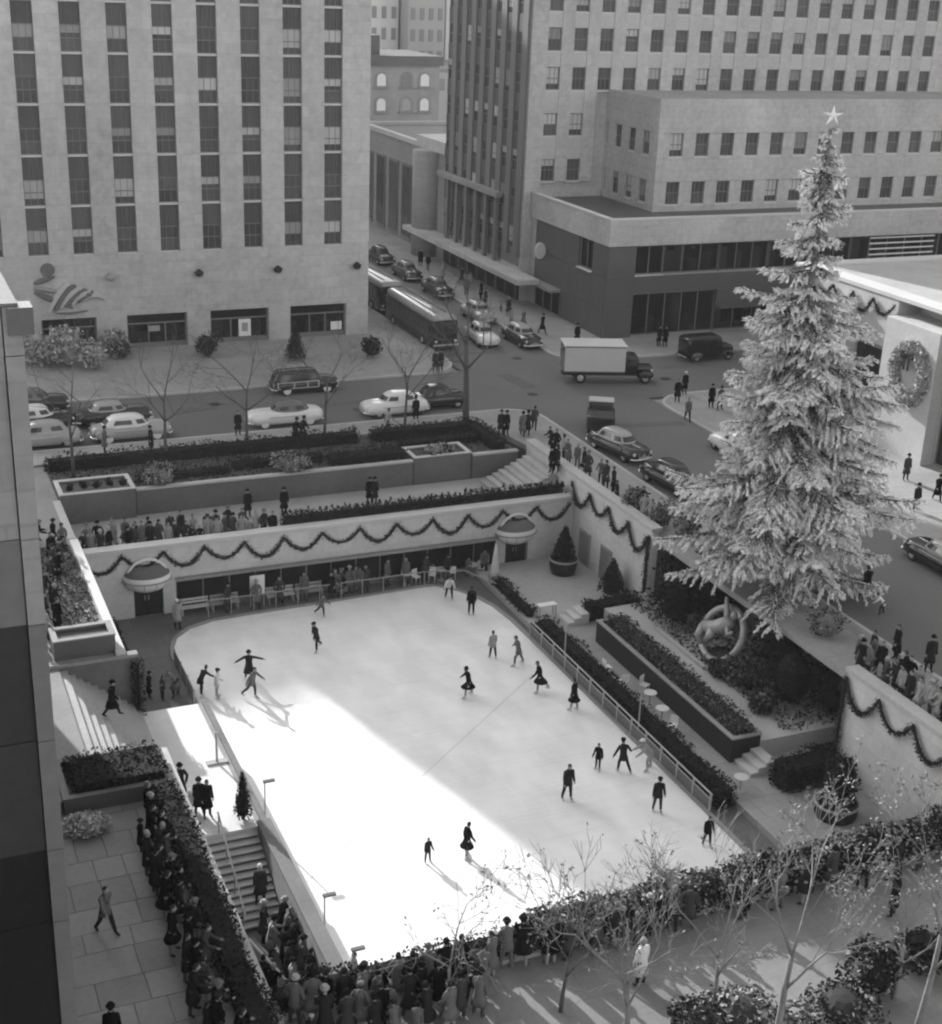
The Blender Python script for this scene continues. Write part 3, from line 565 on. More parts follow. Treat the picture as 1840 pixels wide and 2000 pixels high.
band(59.86, 110, BY+0.3, BY+0.9, 8.62, 10.08, M_GRANITE, 'granite_band'); band(96.0, 110, BY+0.3, BY+0.9, 4.8, 8.6, M_GRANITE, 'granite_slab'); band(96.0, 110, BY+0.3, BY+0.9, 10.1, 12.68, M_GRANITE, 'granite_slab')
band(68.3, 78, BY+0.3, BY+0.9, 7.05, 8.6, M_GRANITE, 'granite_slab')
for x, z0, z1 in ((64.7, 4.9, 8.6), (64.77, 10.3, 12.6), (80.2, 10.3, 12.6)): q = MB(); q.lathe((x, BY+1.4, z0), [(0.45, 0), (0.45, z1-z0)], 12); q.obj('round_column', M_STONE2, T, True)
for i in range(5): q = MB(); q.box(84.2, 91.5, BY+0.38, BY+0.43, 10.4+0.5*i, 10.52+0.5*i); q.obj('louvre_bar', M_WHITE, T)
q = MB(); q.box(68.0, 76.5, BY-0.9, BY+0.29, 7.15, 7.45); q.obj('entrance_canopy', M_GRANITE, T)
for x in (63.2, 66.0): q = MB(); q.ell((x, BY+1.2, 12.2), (0.2, 0.2, 0.12), 8, 5); q.obj('ceiling_globe', M_WHITE, T)
# side toward the street: windows, door, clock
q = MB(); q.box(BX+0.3, BX+0.42, 105.32, 107.86, 10.1, 10.22); q.box(BX+0.3, BX+0.42, 107.74, 107.86, 10.22, 12.6); q.box(BX+0.3, BX+0.42, 106.5, 106.58, 10.22, 12.6); w = q.obj('side_window', M_FRAME, T)
q = MB(); q.box(BX+0.4, BX+0.44, 105.32, 107.74, 10.22, 12.68); q.obj('pane', M_GLASSD, w); q = MB(); q.box(BX-0.05, BX+0.3, 105.3, 107.9, 10.0, 10.1); q.obj('sill', M_SILL, w)
q = MB(); q.box(BX+0.4, BX+0.48, 110.85, 116.35, 4.85, 7.35); w = q.obj('side_entrance', M_DARK, T); q = MB(); q.box(BX-0.9, BX+0.4, 110.8, 116.4, 7.1, 7.36); q.obj('entrance_canopy', M_STONED, w)
for k in range(3): q = MB(); q.box(BX+0.3, BX+0.4, 111.2+1.7*k, 111.3+1.7*k, 4.85, 7.1); q.obj('door_post', M_FRAME, w)
t = thing('wall_clock', 'small pale round clock sign jutting from the dark side wall above the street', 'clock', (BX+0.15, 113.9, 10.3))
q = MB(); q.tube([(0, 0, 0), (-0.6, 0, 0)], 0.05); q.loc('bracket', M_BLACK, t)
q = MB(); q.rings([[(-0.75+0.55*math.cos(a)*s, y, 0.75*math.sin(a)*s) for a in [2*math.pi*k/16 for k in range(16)]] for s, y in ((0.9, -0.14), (1, -0.08), (1, 0.08), (0.9, 0.14))]); q.loc('dial', M_SILL, t)
# tower side towards the street: narrow dark strips between piers, in shade
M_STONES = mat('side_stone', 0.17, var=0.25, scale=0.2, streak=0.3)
W4 = winset(1.1, 2.0, 2)
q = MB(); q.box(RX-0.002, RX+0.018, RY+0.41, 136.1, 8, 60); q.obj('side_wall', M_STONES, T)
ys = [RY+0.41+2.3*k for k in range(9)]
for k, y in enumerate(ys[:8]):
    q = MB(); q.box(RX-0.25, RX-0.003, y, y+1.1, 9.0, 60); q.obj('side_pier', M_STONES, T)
    for z in (9.6, 13.2, 16.6, 20.0, 23.4, 26.8, 30.2, 33.6):
        window(W4, T, rel(RX-0.12, y+2.25, z), rad(-90), 0.4, sill=False)
        q = MB(); q.box(RX-0.16, RX-0.003, y+1.12, y+2.28, z+2.0, z+(3.42 if z > 13 else 3.5)); q.obj('spandrel', M_SPAND, T)
q = MB(); q.box(54.2, RX-0.003, 113.5, 143, 7.3, 7.75); q.obj('street_canopy', M_STONE, T)
q = MB(); q.box(55.6, RX-0.003, 122, 137, 13.8, 14.3); q.obj('upper_ledge', M_STONED, T)
for k in range(6):
    q = MB(); q.box(55.8, 56.148, 122.4+2.4*k, 122.9+2.4*k, 7.76, 13.79); q.obj('ledge_pier', M_STONES, T)
q = MB(); q.box(RX-0.05, RX-0.004, 117.7, 136.2, 4.9, 7.28); q.obj('shop_front', M_DARK, T)
for k in range(8): q = MB(); q.box(RX-0.2, RX-0.052, 118+2.3*k, 118.3+2.3*k, 4.9, 7.28); q.obj('shop_post', M_GRANITE, T)
# --- farther down the street
t = thing('low_building', 'low stone building with flat roof and dark tall windows down the street', 'building', (56.6, 137, 4.8))
q = MB(); q.box(56.6, 90, 137, 164, 4.7, 15.8); q.obj('wall', M_STONED, t); q = MB(); q.box(57.0, 90, 145, 164, 15.8, 15.9); q.obj('roof', M_ASPH, t)
q = MB(); q.box(56.4, 57.0, 145, 164, 15.8, 16.3); q.box(57.0, 90, 163.5, 164, 15.9, 16.3); q.box(56.4, 90, 137.0, 145, 15.8, 17.0); q.obj('parapet', M_STONE2, t)
for k in range(4):
    y = 146.6+4.2*k; q = MB(); q.box(56.45, 56.597, y, y+2.9, 5.2, 13.4); w = q.obj('window', M_FRAME, t); q = MB(); q.box(56.42, 56.449, y+0.2, y+2.7, 5.6, 13.2); q.obj('pane', M_GLASS, w)
q = MB(); q.lathe((56.6, 141, 4.8), [(2.0, 0), (2.0, 11)], 14); q.obj('bowed_bay', M_STONED, t, True)
t = thing('brick_house', 'old four storey house with round arched windows closing the view down the street', 'house', (68, 205, 4.8))
MB_ = mat('pale_brick', 0.3, var=0.2, scale=0.5, fine=5, bump=0.2)
q = MB(); q.box(66, 83.2, 205, 220, 4.7, 19.9); q.obj('wall', MB_, t); q = MB(); q.box(65.8, 83.6, 204.5, 220, 19.9, 21.2); q.obj('cornice', M_STONEK, t); q = MB(); q.box(65.9, 83.5, 204.6, 219.9, 21.2, 21.26); q.obj('roof', M_GRANITE, t)
q = MB(); q.box(71.2, 74.3, 207, 212, 21.2, 24.0); q.obj('chimney', M_GRANITE, t)
q = MB(); q.box(66, 83.4, 204.8, 204.997, 10.9, 11.3); q.obj('string_course', M_STONED, t)
for x in (70.2, 73.9, 77.9, 80.8):
    for z in (5.6, 9.3 if False else 13.3, 16.85):
        q = MB(); R = [(x+1.05*math.cos(a)*1.0, 0, z+1.25+0.95*math.sin(a)) for a in [math.pi*k/8 for k in range(9)]]; poly = [(x+1.05, 0, z-0.1)]+R+[(x-1.05, 0, z-0.1)]
        q.rings([[(p[0], 204.93, p[2]) for p in poly], [(p[0], 204.996, p[2]) for p in poly]]); w = q.obj('window', M_STONED, t)
        poly = [(x+0.68, 0, z+0.1)]+[(x+0.68*math.cos(a), 0, z+1.25+0.62*math.sin(a)) for a in [math.pi*k/8 for k in range(9)]]+[(x-0.68, 0, z+0.1)]
        q = MB(); q.rings([[(p[0], 204.88, p[2]) for p in poly], [(p[0], 204.925, p[2]) for p in poly]]); q.obj('pane', M_WHITE if x != 77.9 else M_BLIND, w)
        q = MB(); q.box(x-1.2, x+1.2, 204.7, 204.92, z-0.25, z-0.08); q.obj('sill', M_STONED, w)
M_FAR = mat('far_pale_wall', 0.6, var=0.2, scale=0.1); M_FAR2 = mat('far_grey_wall', 0.26, var=0.2, scale=0.1); M_FAR3 = mat('far_mid_wall', 0.4, var=0.2, scale=0.1)
def far_tower(label, x0, x1, y0, z1, m, mw, nx, dz=3.6, stripes=False, top=None):
    t = thing('far_tower', label, 'tower', (x0, y0, 4.6)); q = MB(); q.box(x0, x1, y0, y0+22, 4.6, z1); q.obj('wall', m, t); q = MB(); q.box(x0-0.3, x1+0.3, y0-0.3, y0+22.3, z1, z1+0.6); q.obj('cornice', mw, t)
    w = (x1-x0)/nx
    for k in range(nx):
        xa = x0+w*k+w*0.28
        if stripes: q = MB(); q.box(xa, xa+w*0.4, y0-0.35, y0-0.003, 4.6, z1); q.obj('stripe', mw, t)
        else:
            z = 14.0
            while z < z1-2.5: q = MB(); q.box(xa, xa+w*0.45, y0-0.15, y0-0.003, z, z+2.0); q.obj('window', mw, t); z += dz
far_tower('distant pale loft building seen just above the old house chimney', 84, 93.2, 250, 36, M_FAR, M_FAR2, 5)
far_tower('distant mid-grey block with stepped roof left of the striped tower', 93.6, 100.5, 246, 29, M_FAR3, M_FAR2, 4); far_tower('distant slab tower with light and dark vertical stripes', 101.5, 111.5, 262, 52, M_FAR2, M_FAR, 4, stripes=True)
far_tower('distant pale building squeezed between the striped tower and the dark street wall', 111.0, 124, 285, 44, M_FAR, M_FAR3, 6); far_tower('distant low grey building behind the old house', 80, 112, 232, 17, M_FAR3, M_FAR2, 10); far_tower('distant bright block farthest down the street', 84, 112, 330, 58, M_FAR, M_FAR3, 9)
# --- entrance front at the right edge with wreath
T = thing('entrance_building', 'low sunlit stone front with garlands and wreath pier at the right edge', 'building', (62.0, 60, 4.8))
q = MB(); q.box(62.6, 100, 72.6, 84, 4.7, 14.6); q.box(62.6, 100, 40, 67.4, 4.7, 14.6); q.box(64.5, 100, 67.4, 72.6, 4.7, 14.6); q.obj('wall', M_STONE2, T)
q = MB(); q.box(64.0, 100, 40, 84, 14.6, 14.7); q.obj('roof', M_WALK, T); q = MB(); q.box(62.5, 64.0, 40, 84.1, 14.6, 14.85); q.box(64.0, 100, 83.0, 84.1, 14.7, 14.85); q.obj('parapet', M_SILL, T)
q = MB(); q.box(61.7, 64.5, 67.3, 72.5, 4.85, 13.6); q.obj('wreath_pier', M_STONE2, T); q = MB(); q.box(61.7, 63.2, 76.4, 79.4, 4.85, 13.6); q.obj('pier', M_STONE2, T)
q = MB(); q.box(62.52, 62.597, 73.0, 76.2, 5.0, 11.2); w = q.obj('window', M_FRAME, T); q = MB(); q.box(62.48, 62.519, 73.2, 76.0, 5.2, 11.0); q.obj('pane', M_GLASSD, w)
q = MB(); q.box(62.52, 62.597, 60.5, 67.0, 5.0, 11.2); w = q.obj('window', M_FRAME, T); q = MB(); q.box(62.48, 62.519, 60.7, 66.8, 5.2, 11.0); q.obj('pane', M_GLASSD, w)
# ---------------------------------------------------------------- people
M_SKIN = mat('skin', 0.27, var=0.05, rough=0.7); M_HAIR = mat('hair', 0.015, var=0.2); M_HAIRL = mat('hair_fair', 0.22, var=0.2)
TONES = {'black': 0.008, 'charcoal': 0.022, 'dark grey': 0.05, 'grey': 0.13, 'light grey': 0.3, 'white': 0.62}
M_CL = {k: mat('cloth_'+k.replace(' ', '_'), v, var=0.2, scale=3, fine=14, coord='obj', rough=0.95, spec=0.02) for k, v in TONES.items()}
def limb(a, d, l): return a+d.normalized()*l
def skeleton(P):
    L = P.get('lean', 0.03); tf = lambda v, base: base+Vector((v.x, v.y*math.cos(L)+v.z*math.sin(L), -v.y*math.sin(L)+v.z*math.cos(L)))
    pel = Vector((0, 0, 0.93)); J = {'pelvis': pel}
    J['spine'] = tf(Vector((0, 0, 0.2)), pel); J['chest'] = tf(Vector((0, -0.01, 0.40)), pel); J['neck'] = tf(Vector((0, 0, 0.53)), pel)
    hl = L*P.get('headlean', 0.6); tl = P.get('turn', 0.0)
    J['chin'] = J['neck']+Vector((0.0, 0.03+0.08*math.sin(hl), 0.075)); J['head'] = J['chin']+Vector((0, 0.1*math.sin(hl), 0.085)); J['crown'] = J['head']+Vector((0, 0.05*math.sin(hl)-0.01, 0.075))
    J['nose'] = J['head']+Vector((math.sin(tl)*0.1, 0.105*math.cos(tl), -0.02))
    for s, n in ((-1, 'L'), (1, 'R')):
        J['hip'+n] = pel+Vector((0.095*s, 0, -0.03)); f = P.get('leg'+n, (0.0, 0.0, 0.04))   # forward swing, knee bend, spread
        kn = limb(J['hip'+n], Vector((s*math.sin(f[2]), math.sin(f[0]), -math.cos(f[0]))), 0.42); a = f[0]-f[1]
        an = limb(kn, Vector((s*math.sin(f[2]), math.sin(a), -math.cos(a))), 0.41)
        J['knee'+n] = kn; J['ankle'+n] = an; J['toe'+n] = an+Vector((s*0.03, 0.15*math.cos(f[1]*0.5), -0.05-0.1*math.sin(f[1]*0.5)))
        sh = tf(Vector((0.172*s, 0, 0.455)), pel); J['sh'+n] = sh; g = P.get('arm'+n, (0.05, 0.12, 0.15))       # forward, out, elbow bend
        el = limb(sh, Vector((s*math.sin(g[1]), math.sin(g[0])*math.cos(g[1]), -math.cos(g[0])*math.cos(g[1]))), 0.28)
        a = g[0]+g[2]; o = g[1]*P.get('fold', 0.8); wr = limb(el, Vector((s*math.sin(o), math.sin(a)*math.cos(o), -math.cos(a)*math.cos(o))), 0.25)
        J['el'+n] = el; J['wr'+n] = wr; J['hand'+n] = wr+(wr-el).normalized()*0.09
    zmin = min(J['toeL'].z, J['toeR'].z, J['ankleL'].z-0.06, J['ankleR'].z-0.06)-0.03
    for k in J: J[k] = J[k]-Vector((0, 0, zmin))
    return J
EDGES = [('pelvis', 'spine', 0), ('spine', 'chest', 0), ('chest', 'neck', 0), ('neck', 'chin', 1), ('chin', 'head', 1), ('head', 'crown', 2), ('head', 'nose', 1)]
for n in 'LR': EDGES += [('chest', 'sh'+n, 0), ('sh'+n, 'el'+n, 0), ('el'+n, 'wr'+n, 0), ('wr'+n, 'hand'+n, 1), ('pelvis', 'hip'+n, 3), ('hip'+n, 'knee'+n, 3), ('knee'+n, 'ankle'+n, 3), ('ankle'+n, 'toe'+n, 4)]
def body_mesh(J):
    k = MB(); up = (J['neck']-J['pelvis']).normalized(); n = 12
    def ring(c, rx, ry): return [c+Vector((rx*math.cos(2*math.pi*i/n), ry*math.sin(2*math.pi*i/n)*up.z, -ry*math.sin(2*math.pi*i/n)*up.y)) for i in range(n)]
    p = J['pelvis']; k.rings([ring(p-up*0.12, 0.09, 0.08), ring(p-up*0.04, 0.162, 0.118), ring(p+up*0.06, 0.15, 0.112), ring(J['spine'], 0.138, 0.104), ring(J['chest']-up*0.05, 0.168, 0.122), ring(J['chest']+up*0.05, 0.165, 0.11), ring(J['neck']-up*0.03, 0.1, 0.075), ring(J['neck'], 0.06, 0.06)])
    k.tube([J['neck']-up*0.03, J['head']], [0.06, 0.052], 10)
    h = J['head']; f = (J['nose']-h); f.z = 0; f = f.normalized(); sd_ = Vector((f.y, -f.x, 0))
    k.ell(h+Vector((0, 0, 0.012)), (0.086, 0.105, 0.124), 12, 8); k.ell(h+f*0.03-Vector((0, 0, 0.06)), (0.05, 0.055, 0.055), 9, 6); k.tube([h+f*0.08+Vector((0, 0, 0.02)), h+f*0.112-Vector((0, 0, 0.025)), h+f*0.085-Vector((0, 0, 0.035))], [0.014, 0.02, 0.016], 6)
    for e in (-1, 1): k.ell(h+sd_*0.08*e-f*0.01, (0.018, 0.022, 0.034), 6, 5)
    for q in 'LR':
        k.ell(J['sh'+q], (0.062, 0.062, 0.062), 8, 6); k.tube([J['chest'].lerp(J['sh'+q], 0.5), J['sh'+q], J['el'+q], J['wr'+q]], [0.065, 0.058, 0.043, 0.031], 9); k.tube([J['wr'+q], J['wr'+q].lerp(J['hand'+q], 0.5), J['hand'+q]], [0.03, 0.041, 0.033], 8)
        k.tube([J['pelvis'].lerp(J['hip'+q], 0.6)+up*0.05, J['hip'+q], J['knee'+q], J['knee'+q].lerp(J['ankle'+q], 0.35), J['ankle'+q]], [0.095, 0.095, 0.07, 0.064, 0.05], 10); k.tube([J['ankle'+q]-(J['toe'+q]-J['ankle'+q])*0.3, J['ankle'+q].lerp(J['toe'+q], 0.5), J['toe'+q]], [0.04, 0.044, 0.035], 8)
    me = k.mesh('body', []); o = bpy.data.objects.new('tmp', me); COL.objects.link(o)
    m = o.modifiers.new('r', 'REMESH'); m.mode = 'VOXEL'; m.voxel_size = 0.017; m = o.modifiers.new('d', 'DECIMATE'); m.ratio = 0.28
    dg = bpy.context.evaluated_depsgraph_get(); r = bpy.data.meshes.new_from_object(o.evaluated_get(dg)); r.name = 'body'
    bpy.data.objects.remove(o); bpy.data.meshes.remove(me)
    A = np.array([J[a] for a, b, _ in EDGES]); B = np.array([J[b] for a, b, _ in EDGES]); S = np.array([q for *_, q in EDGES])
    C = np.array([p.center for p in r.polygons]); D = B-A; tt = np.clip(((C[:, None]-A)*D).sum(2)/(D*D).sum(1), 0, 1); dist = np.linalg.norm(C[:, None]-(A+D*tt[..., None]), axis=2)
    idx = S[dist.argmin(1)]
    hc = np.array(J['head']); ff = np.array(J['nose'])-hc; ff[2] = 0; ff /= np.linalg.norm(ff); q = C-hc; fw = q@ff; near = np.linalg.norm(q, axis=1) < 0.16; idx[near & (q[:, 2] > -0.1)] = 1
    idx[near & ((q[:, 2] > 0.055+0.02*(fw < 0.06)*0) & (fw < 0.075) | (fw < -0.012) & (q[:, 2] > -0.07) | (q[:, 2] > 0.085))] = 2
    bm = bmesh.new(); bm.from_mesh(r)                     # fingers: four unequal ones and a thumb on each hand
    k = MB()
    for n, s in (('L', -1), ('R', 1)):
        d = (J['hand'+n]-J['wr'+n]).normalized(); side = Vector((0, 1, 0)); side = (side-d*side.dot(d)).normalized(); curl = d.cross(side)*(-s)
        for i, ln in enumerate((0.068, 0.078, 0.073, 0.055)):
            p = J['hand'+n]+side*(0.026-0.017*i)-d*0.015; k.tube([p, p+d*ln*0.55+curl*0.008, p+d*ln*0.9+curl*0.032], [0.0085, 0.008, 0.006], 4)
        p = J['wr'+n]+d*0.045+side*0.026; k.tube([p, p+side*0.03+d*0.03, p+side*0.035+d*0.058+curl*0.01], [0.010, 0.009, 0.007], 4)
    o = len(bm.verts); vs = [bm.verts.new(v) for v in k.v]; fidx = []
    for f in k.f:
        try: bm.faces.new([vs[i] for i in f]); fidx.append(1)
        except ValueError: pass
    bm.to_mesh(r); bm.free(); idx = list(idx)+[1]*(len(r.polygons)-len(idx))
    r.materials.clear()
    for m in (M_CL['grey'], M_SKIN, M_HAIR, M_CL['charcoal'], M_BLACK): r.materials.append(m)
    r.polygons.foreach_set('material_index', [int(q) for q in idx]); r.polygons.foreach_set('use_smooth', [True]*len(r.polygons)); r.update(); return r
def coat_mesh(J, kind):
    up = (J['neck']-J['pelvis']).normalized(); n = 14; R = []
    mid = (J['kneeL']+J['kneeR'])*0.5; an = (J['ankleL']+J['ankleR'])*0.5; sp = abs(J['kneeL'].y-J['kneeR'].y)*0.5; sx = abs(J['kneeL'].x-J['kneeR'].x)*0.5
    pel = J['pelvis']
    def ring(c, rx, ry): R.append([c+Vector((rx*math.cos(2*math.pi*i/n), ry*math.sin(2*math.pi*i/n), 0.012*math.sin(i*2.3))) for i in range(n)])
    if kind == 'coat': ring(mid+Vector((0, 0, -0.03)), 0.21+sx*0.5, 0.17+sp*0.8); ring(pel.lerp(mid, 0.5), 0.2+sx*0.2, 0.16+sp*0.4)
    if kind == 'skirt': ring(mid+Vector((0, 0, 0.06)), 0.29+sx*0.4, 0.26+sp*0.8); ring(pel.lerp(mid, 0.45), 0.22, 0.18+sp*0.4)
    if kind == 'jacket': ring(pel+Vector((0, 0, -0.2)), 0.19+sx*0.15, 0.15+sp*0.2)
    ring(pel+Vector((0, 0, -0.06)), 0.185, 0.142); ring(J['spine']-up*0.02, 0.158, 0.122); ring(J['chest']-up*0.05, 0.186, 0.142); ring(J['chest']+up*0.04, 0.182, 0.128); ring(J['chest'].lerp(J['neck'], 0.72), 0.125, 0.098); ring(J['neck']+up*0.01, 0.072, 0.074); ring(J['neck']+up*0.045, 0.07, 0.072)
    k = MB(); k.rings(R)
    for q in 'LR': k.tube([J['neck'].lerp(J['sh'+q], 0.35)-up*0.03, J['neck'].lerp(J['sh'+q], 0.8)-up*0.012, J['sh'+q]-up*0.03, J['sh'+q].lerp(J['el'+q], 0.4), J['el'+q], J['wr'+q]], [0.05, 0.064, 0.072, 0.066, 0.058, 0.05], 9)
    if kind != 'skirt':                                   # lapels
        for s in (-1, 1): k.tube([J['neck']+Vector((0.06*s, 0.03, 0.02)), J['chest']+up*0.05+Vector((0.055*s, 0.125, 0)), J['spine']+Vector((0.01*s, 0.135, 0))], [0.025, 0.03, 0.012], 4)
    return k.mesh({'coat': 'coat', 'skirt': 'skirt_suit', 'jacket': 'jacket'}[kind], M_CL['charcoal'], True)
def hat_mesh(J, kind):
    k = MB(); c = J['head']+Vector((0, -0.01, 0.052))
    if kind == 'hat': k.lathe(c, [(0.148, 0.0), (0.156, 0.014), (0.107, 0.018), (0.098, 0.095), (0.07, 0.115), (0.02, 0.1)], 14, sx=0.88)
    elif kind == 'cap': k.lathe(c, [(0.103, -0.02), (0.118, 0.045), (0.095, 0.08), (0.02, 0.095)], 10); k.box(c.x-0.06, c.x+0.06, c.y+0.09, c.y+0.17, c.z-0.005, c.z+0.012)
    else: k.ell(c+Vector((0, -0.015, -0.01)), (0.105, 0.118, 0.125), 10, 6); k.tube([c+Vector((-0.09, 0.02, -0.1)), c+Vector((0, 0.07, -0.15)), c+Vector((0.09, 0.02, -0.1))], 0.025, 5)
    return k.mesh({'hat': 'hat', 'cap': 'cap', 'scarf': 'headscarf'}[kind], M_CL['charcoal'], True)
def skate_mesh(J, n):
    k = MB(); a = J['ankle'+n]; t = J['toe'+n]; f = Vector((t.x-a.x, t.y-a.y, 0)).normalized(); dz = a.z
    k.tube([a+Vector((0, 0, 0.09)), a+Vector((0, 0, -0.03)), a.lerp(t, 0.6)+Vector((0, 0, -0.012)), t+f*0.03], [0.055, 0.058, 0.05, 0.035], 7)
    p = a-f*0.06; q = t+f*0.05; z = min(a.z, t.z)-0.065; s = Vector((-f.y, f.x, 0))*0.004
    k.add([p-s+Vector((0, 0, z-p.z)), q-s+Vector((0, 0, z-q.z)), q+s+Vector((0, 0, z-q.z)), p+s+Vector((0, 0, z-p.z)), p-s+Vector((0, 0, z+0.05-p.z)), q-s+Vector((0, 0, z+0.05-q.z)), q+s+Vector((0, 0, z+0.05-q.z)), p+s+Vector((0, 0, z+0.05-p.z))], [(0, 3, 2, 1), (4, 5, 6, 7), (0, 1, 5, 4), (1, 2, 6, 5), (2, 3, 7, 6), (3, 0, 4, 7)], 1)
    return k.mesh('skate', [M_CL['white'], M_CHROME])
POSES = {
 'stand': dict(),
 'stand2': dict(armL=(0.2, 0.15, 0.5), armR=(0.0, 0.12, 0.1), legL=(0.05, 0.05, 0.08), legR=(-0.05, 0.0, 0.06), lean=0.05),
 'pockets': dict(armL=(-0.1, 0.45, 0.5), armR=(-0.1, 0.45, 0.5), fold=-0.6, legL=(0.04, 0, 0.1), legR=(-0.04, 0, 0.1)),
 'lean': dict(lean=0.22, armL=(0.45, 0.2, 0.9), armR=(0.5, 0.2, 0.8), legL=(0.15, 0.1, 0.08), legR=(-0.05, 0.05, 0.06), fold=-0.3),
 'walk': dict(lean=0.08, legL=(0.42, 0.12, 0.03), legR=(-0.32, 0.25, 0.03), armL=(-0.4, 0.1, 0.2), armR=(0.45, 0.1, 0.35)),
 'glide': dict(lean=0.22, legL=(0.2, 0.2, 0.05), legR=(-0.45, 0.35, 0.15), armL=(0.5, 0.5, 0.3), armR=(-0.4, 0.5, 0.2)),
 'stride': dict(lean=0.25, legL=(0.4, 0.35, 0.06), legR=(-0.25, 0.1, 0.3), armL=(-0.2, 0.55, 0.3), armR=(0.3, 0.6, 0.3)),
 'arms_out': dict(lean=0.1, legL=(0.15, 0.1, 0.1), legR=(-0.25, 0.2, 0.12), armL=(0.1, 1.35, 0.1), armR=(0.1, 1.0, 0.2), fold=1.0),
 'bend': dict(lean=0.75, headlean=0.3, legL=(0.45, 0.5, 0.1), legR=(-0.1, 0.15, 0.12), armL=(0.8, 0.25, 0.2), armR=(0.7, 0.3, 0.3)),
 'upright_skate': dict(lean=0.06, legL=(0.12, 0.05, 0.06), legR=(-0.12, 0.1, 0.07), armL=(-0.1, 0.2, 0.25), armR=(0.2, 0.2, 0.35)),
}
SK = {}
for pn, P in POSES.items():
    J = skeleton(P); SK[pn] = dict(J=J, body=body_mesh(J))
def piece(pn, kind):
    d = SK[pn]
    if kind not in d:
        J = d['J']
        d[kind] = coat_mesh(J, kind) if kind in ('coat', 'skirt', 'jacket') else hat_mesh(J, kind) if kind in ('hat', 'cap', 'scarf') else (skate_mesh(J, 'L'), skate_mesh(J, 'R'))
    return d[kind]
NP = [0]
def person(label, loc, face, pose='stand', wear='coat', tone='charcoal', hat=None, htone='black', legs='charcoal', size=1.0, skates=False, fair=False, group=None, rnd=None, cat='person'):
    # face: heading in degrees, 0 looks towards +Y (away from the camera), 90 towards +X
    r = random.Random(NP[0]*7+1); NP[0] += 1
    t = thing('person', label, cat, tuple(loc), group, -rad(face)); t.scale = (size*(0.98+0.06*r.random()), size*(0.98+0.06*r.random()), size)
    b = put(SK[pose]['body'], 'body', t); oslot(b, [M_CL[tone], M_SKIN, M_HAIRL if fair else M_HAIR, M_SKIN if wear == 'skirt' or legs == 'bare' else M_CL[legs], M_BLACK])
    if wear:
        c = put(piece(pose, wear), piece(pose, wear).name.split('.')[0], t); oslot(c, [M_CL[tone]])
    if hat: h = put(piece(pose, hat), piece(pose, hat).name.split('.')[0], t); oslot(h, [M_CL[htone]])
    if skates:
        for m in piece(pose, 'skates'): put(m, 'skate', t)
    return t
ORD = ['first', 'second', 'third', 'fourth', 'fifth', 'sixth', 'seventh', 'eighth', 'ninth', 'tenth', 'eleventh', 'twelfth', 'thirteenth', 'fourteenth', 'fifteenth', 'sixteenth', 'seventeenth', 'eighteenth', 'nineteenth', 'twentieth'] + ['twenty-'+q for q in ('first', 'second', 'third', 'fourth', 'fifth', 'sixth', 'seventh', 'eighth', 'ninth')] + ['thirtieth'] + ['thirty-'+q for q in ('first', 'second', 'third', 'fourth', 'fifth', 'sixth')]
def crowd(n, p0, p1, z, face, where, start, group, seed, width=0.7, tones=('black', 'black', 'charcoal', 'dark grey', 'grey', 'light grey'), poses=('stand', 'stand2', 'pockets', 'lean'), kids=0.12, hats=0.6, jit=45):
    # a row of onlookers along the line p0 -> p1; labels count from the end named in start
    r = random.Random(seed)
    for i in range(n):
        f = (i+0.5+0.35*(r.random()-0.5))/n; dx, dy = p1[0]-p0[0], p1[1]-p0[1]; l = math.hypot(dx, dy); o = (r.random()-0.5)*2*width*0.5
        x, y = p0[0]+dx*f-dy/l*o, p0[1]+dy*f+dx/l*o
        tone = r.choice(tones); kid = r.random() < kids; hat = r.choice(('hat', 'hat', 'cap', 'scarf')) if r.random() < hats else None; ht = r.choice(('black', 'black', 'charcoal', 'grey', 'light grey'))
        wear = r.choice(('coat', 'coat', 'coat', 'jacket', 'skirt'))
        what = {'coat': 'coat', 'jacket': 'jacket', 'skirt': 'suit'}[wear]; hw = '' if not hat else ', %s %s' % (ht, {'hat': 'hat', 'cap': 'cap', 'scarf': 'headscarf'}[hat])
        lab = '%s in %s %s%s, %s from %s, %s' % ('child' if kid else 'onlooker', tone, what, hw, ORD[i], start, where)
        person(lab, (x, y, z), face+r.uniform(-jit, jit), r.choice(poses), wear, tone, hat, ht, r.choice(('black', 'charcoal', 'dark grey', 'grey')), (0.72 if kid else 1.0)*r.uniform(0.95, 1.05), fair=r.random() < 0.12, group=group)
# ---------------------------------------------------------------- vehicles (front towards local +X)
def sup(a, b, n, k, N=32, cx=0.0, z=0.0):
    t = 2*math.pi*(k+0.5)/N; c, s = math.cos(t), math.sin(t); return (cx+a*math.copysign(abs(c)**(2/n), c), b*math.copysign(abs(s)**(2/n), s), z)
def paint(tone):
    v = {'black': 0.012, 'dark': 0.022, 'grey': 0.13, 'light grey': 0.32, 'white': 0.66, 'cream': 0.5}[tone]
    return mat('car_paint_'+tone.replace(' ', '_'), v, rough=0.14, var=0.06, scale=1.0, fine=3, spec=0.5, coord='obj')
M_TYRE = mat('tyre', 0.02, var=0.2); M_HUB = mat('hub_cap', 0.5, rough=0.35, metal=0.5); M_CGLASS = mat('car_glass', 0.03, rough=0.15, spec=0.6, var=0.1); M_LAMP = mat('headlamp_glass', 0.6, rough=0.2, var=0.05)
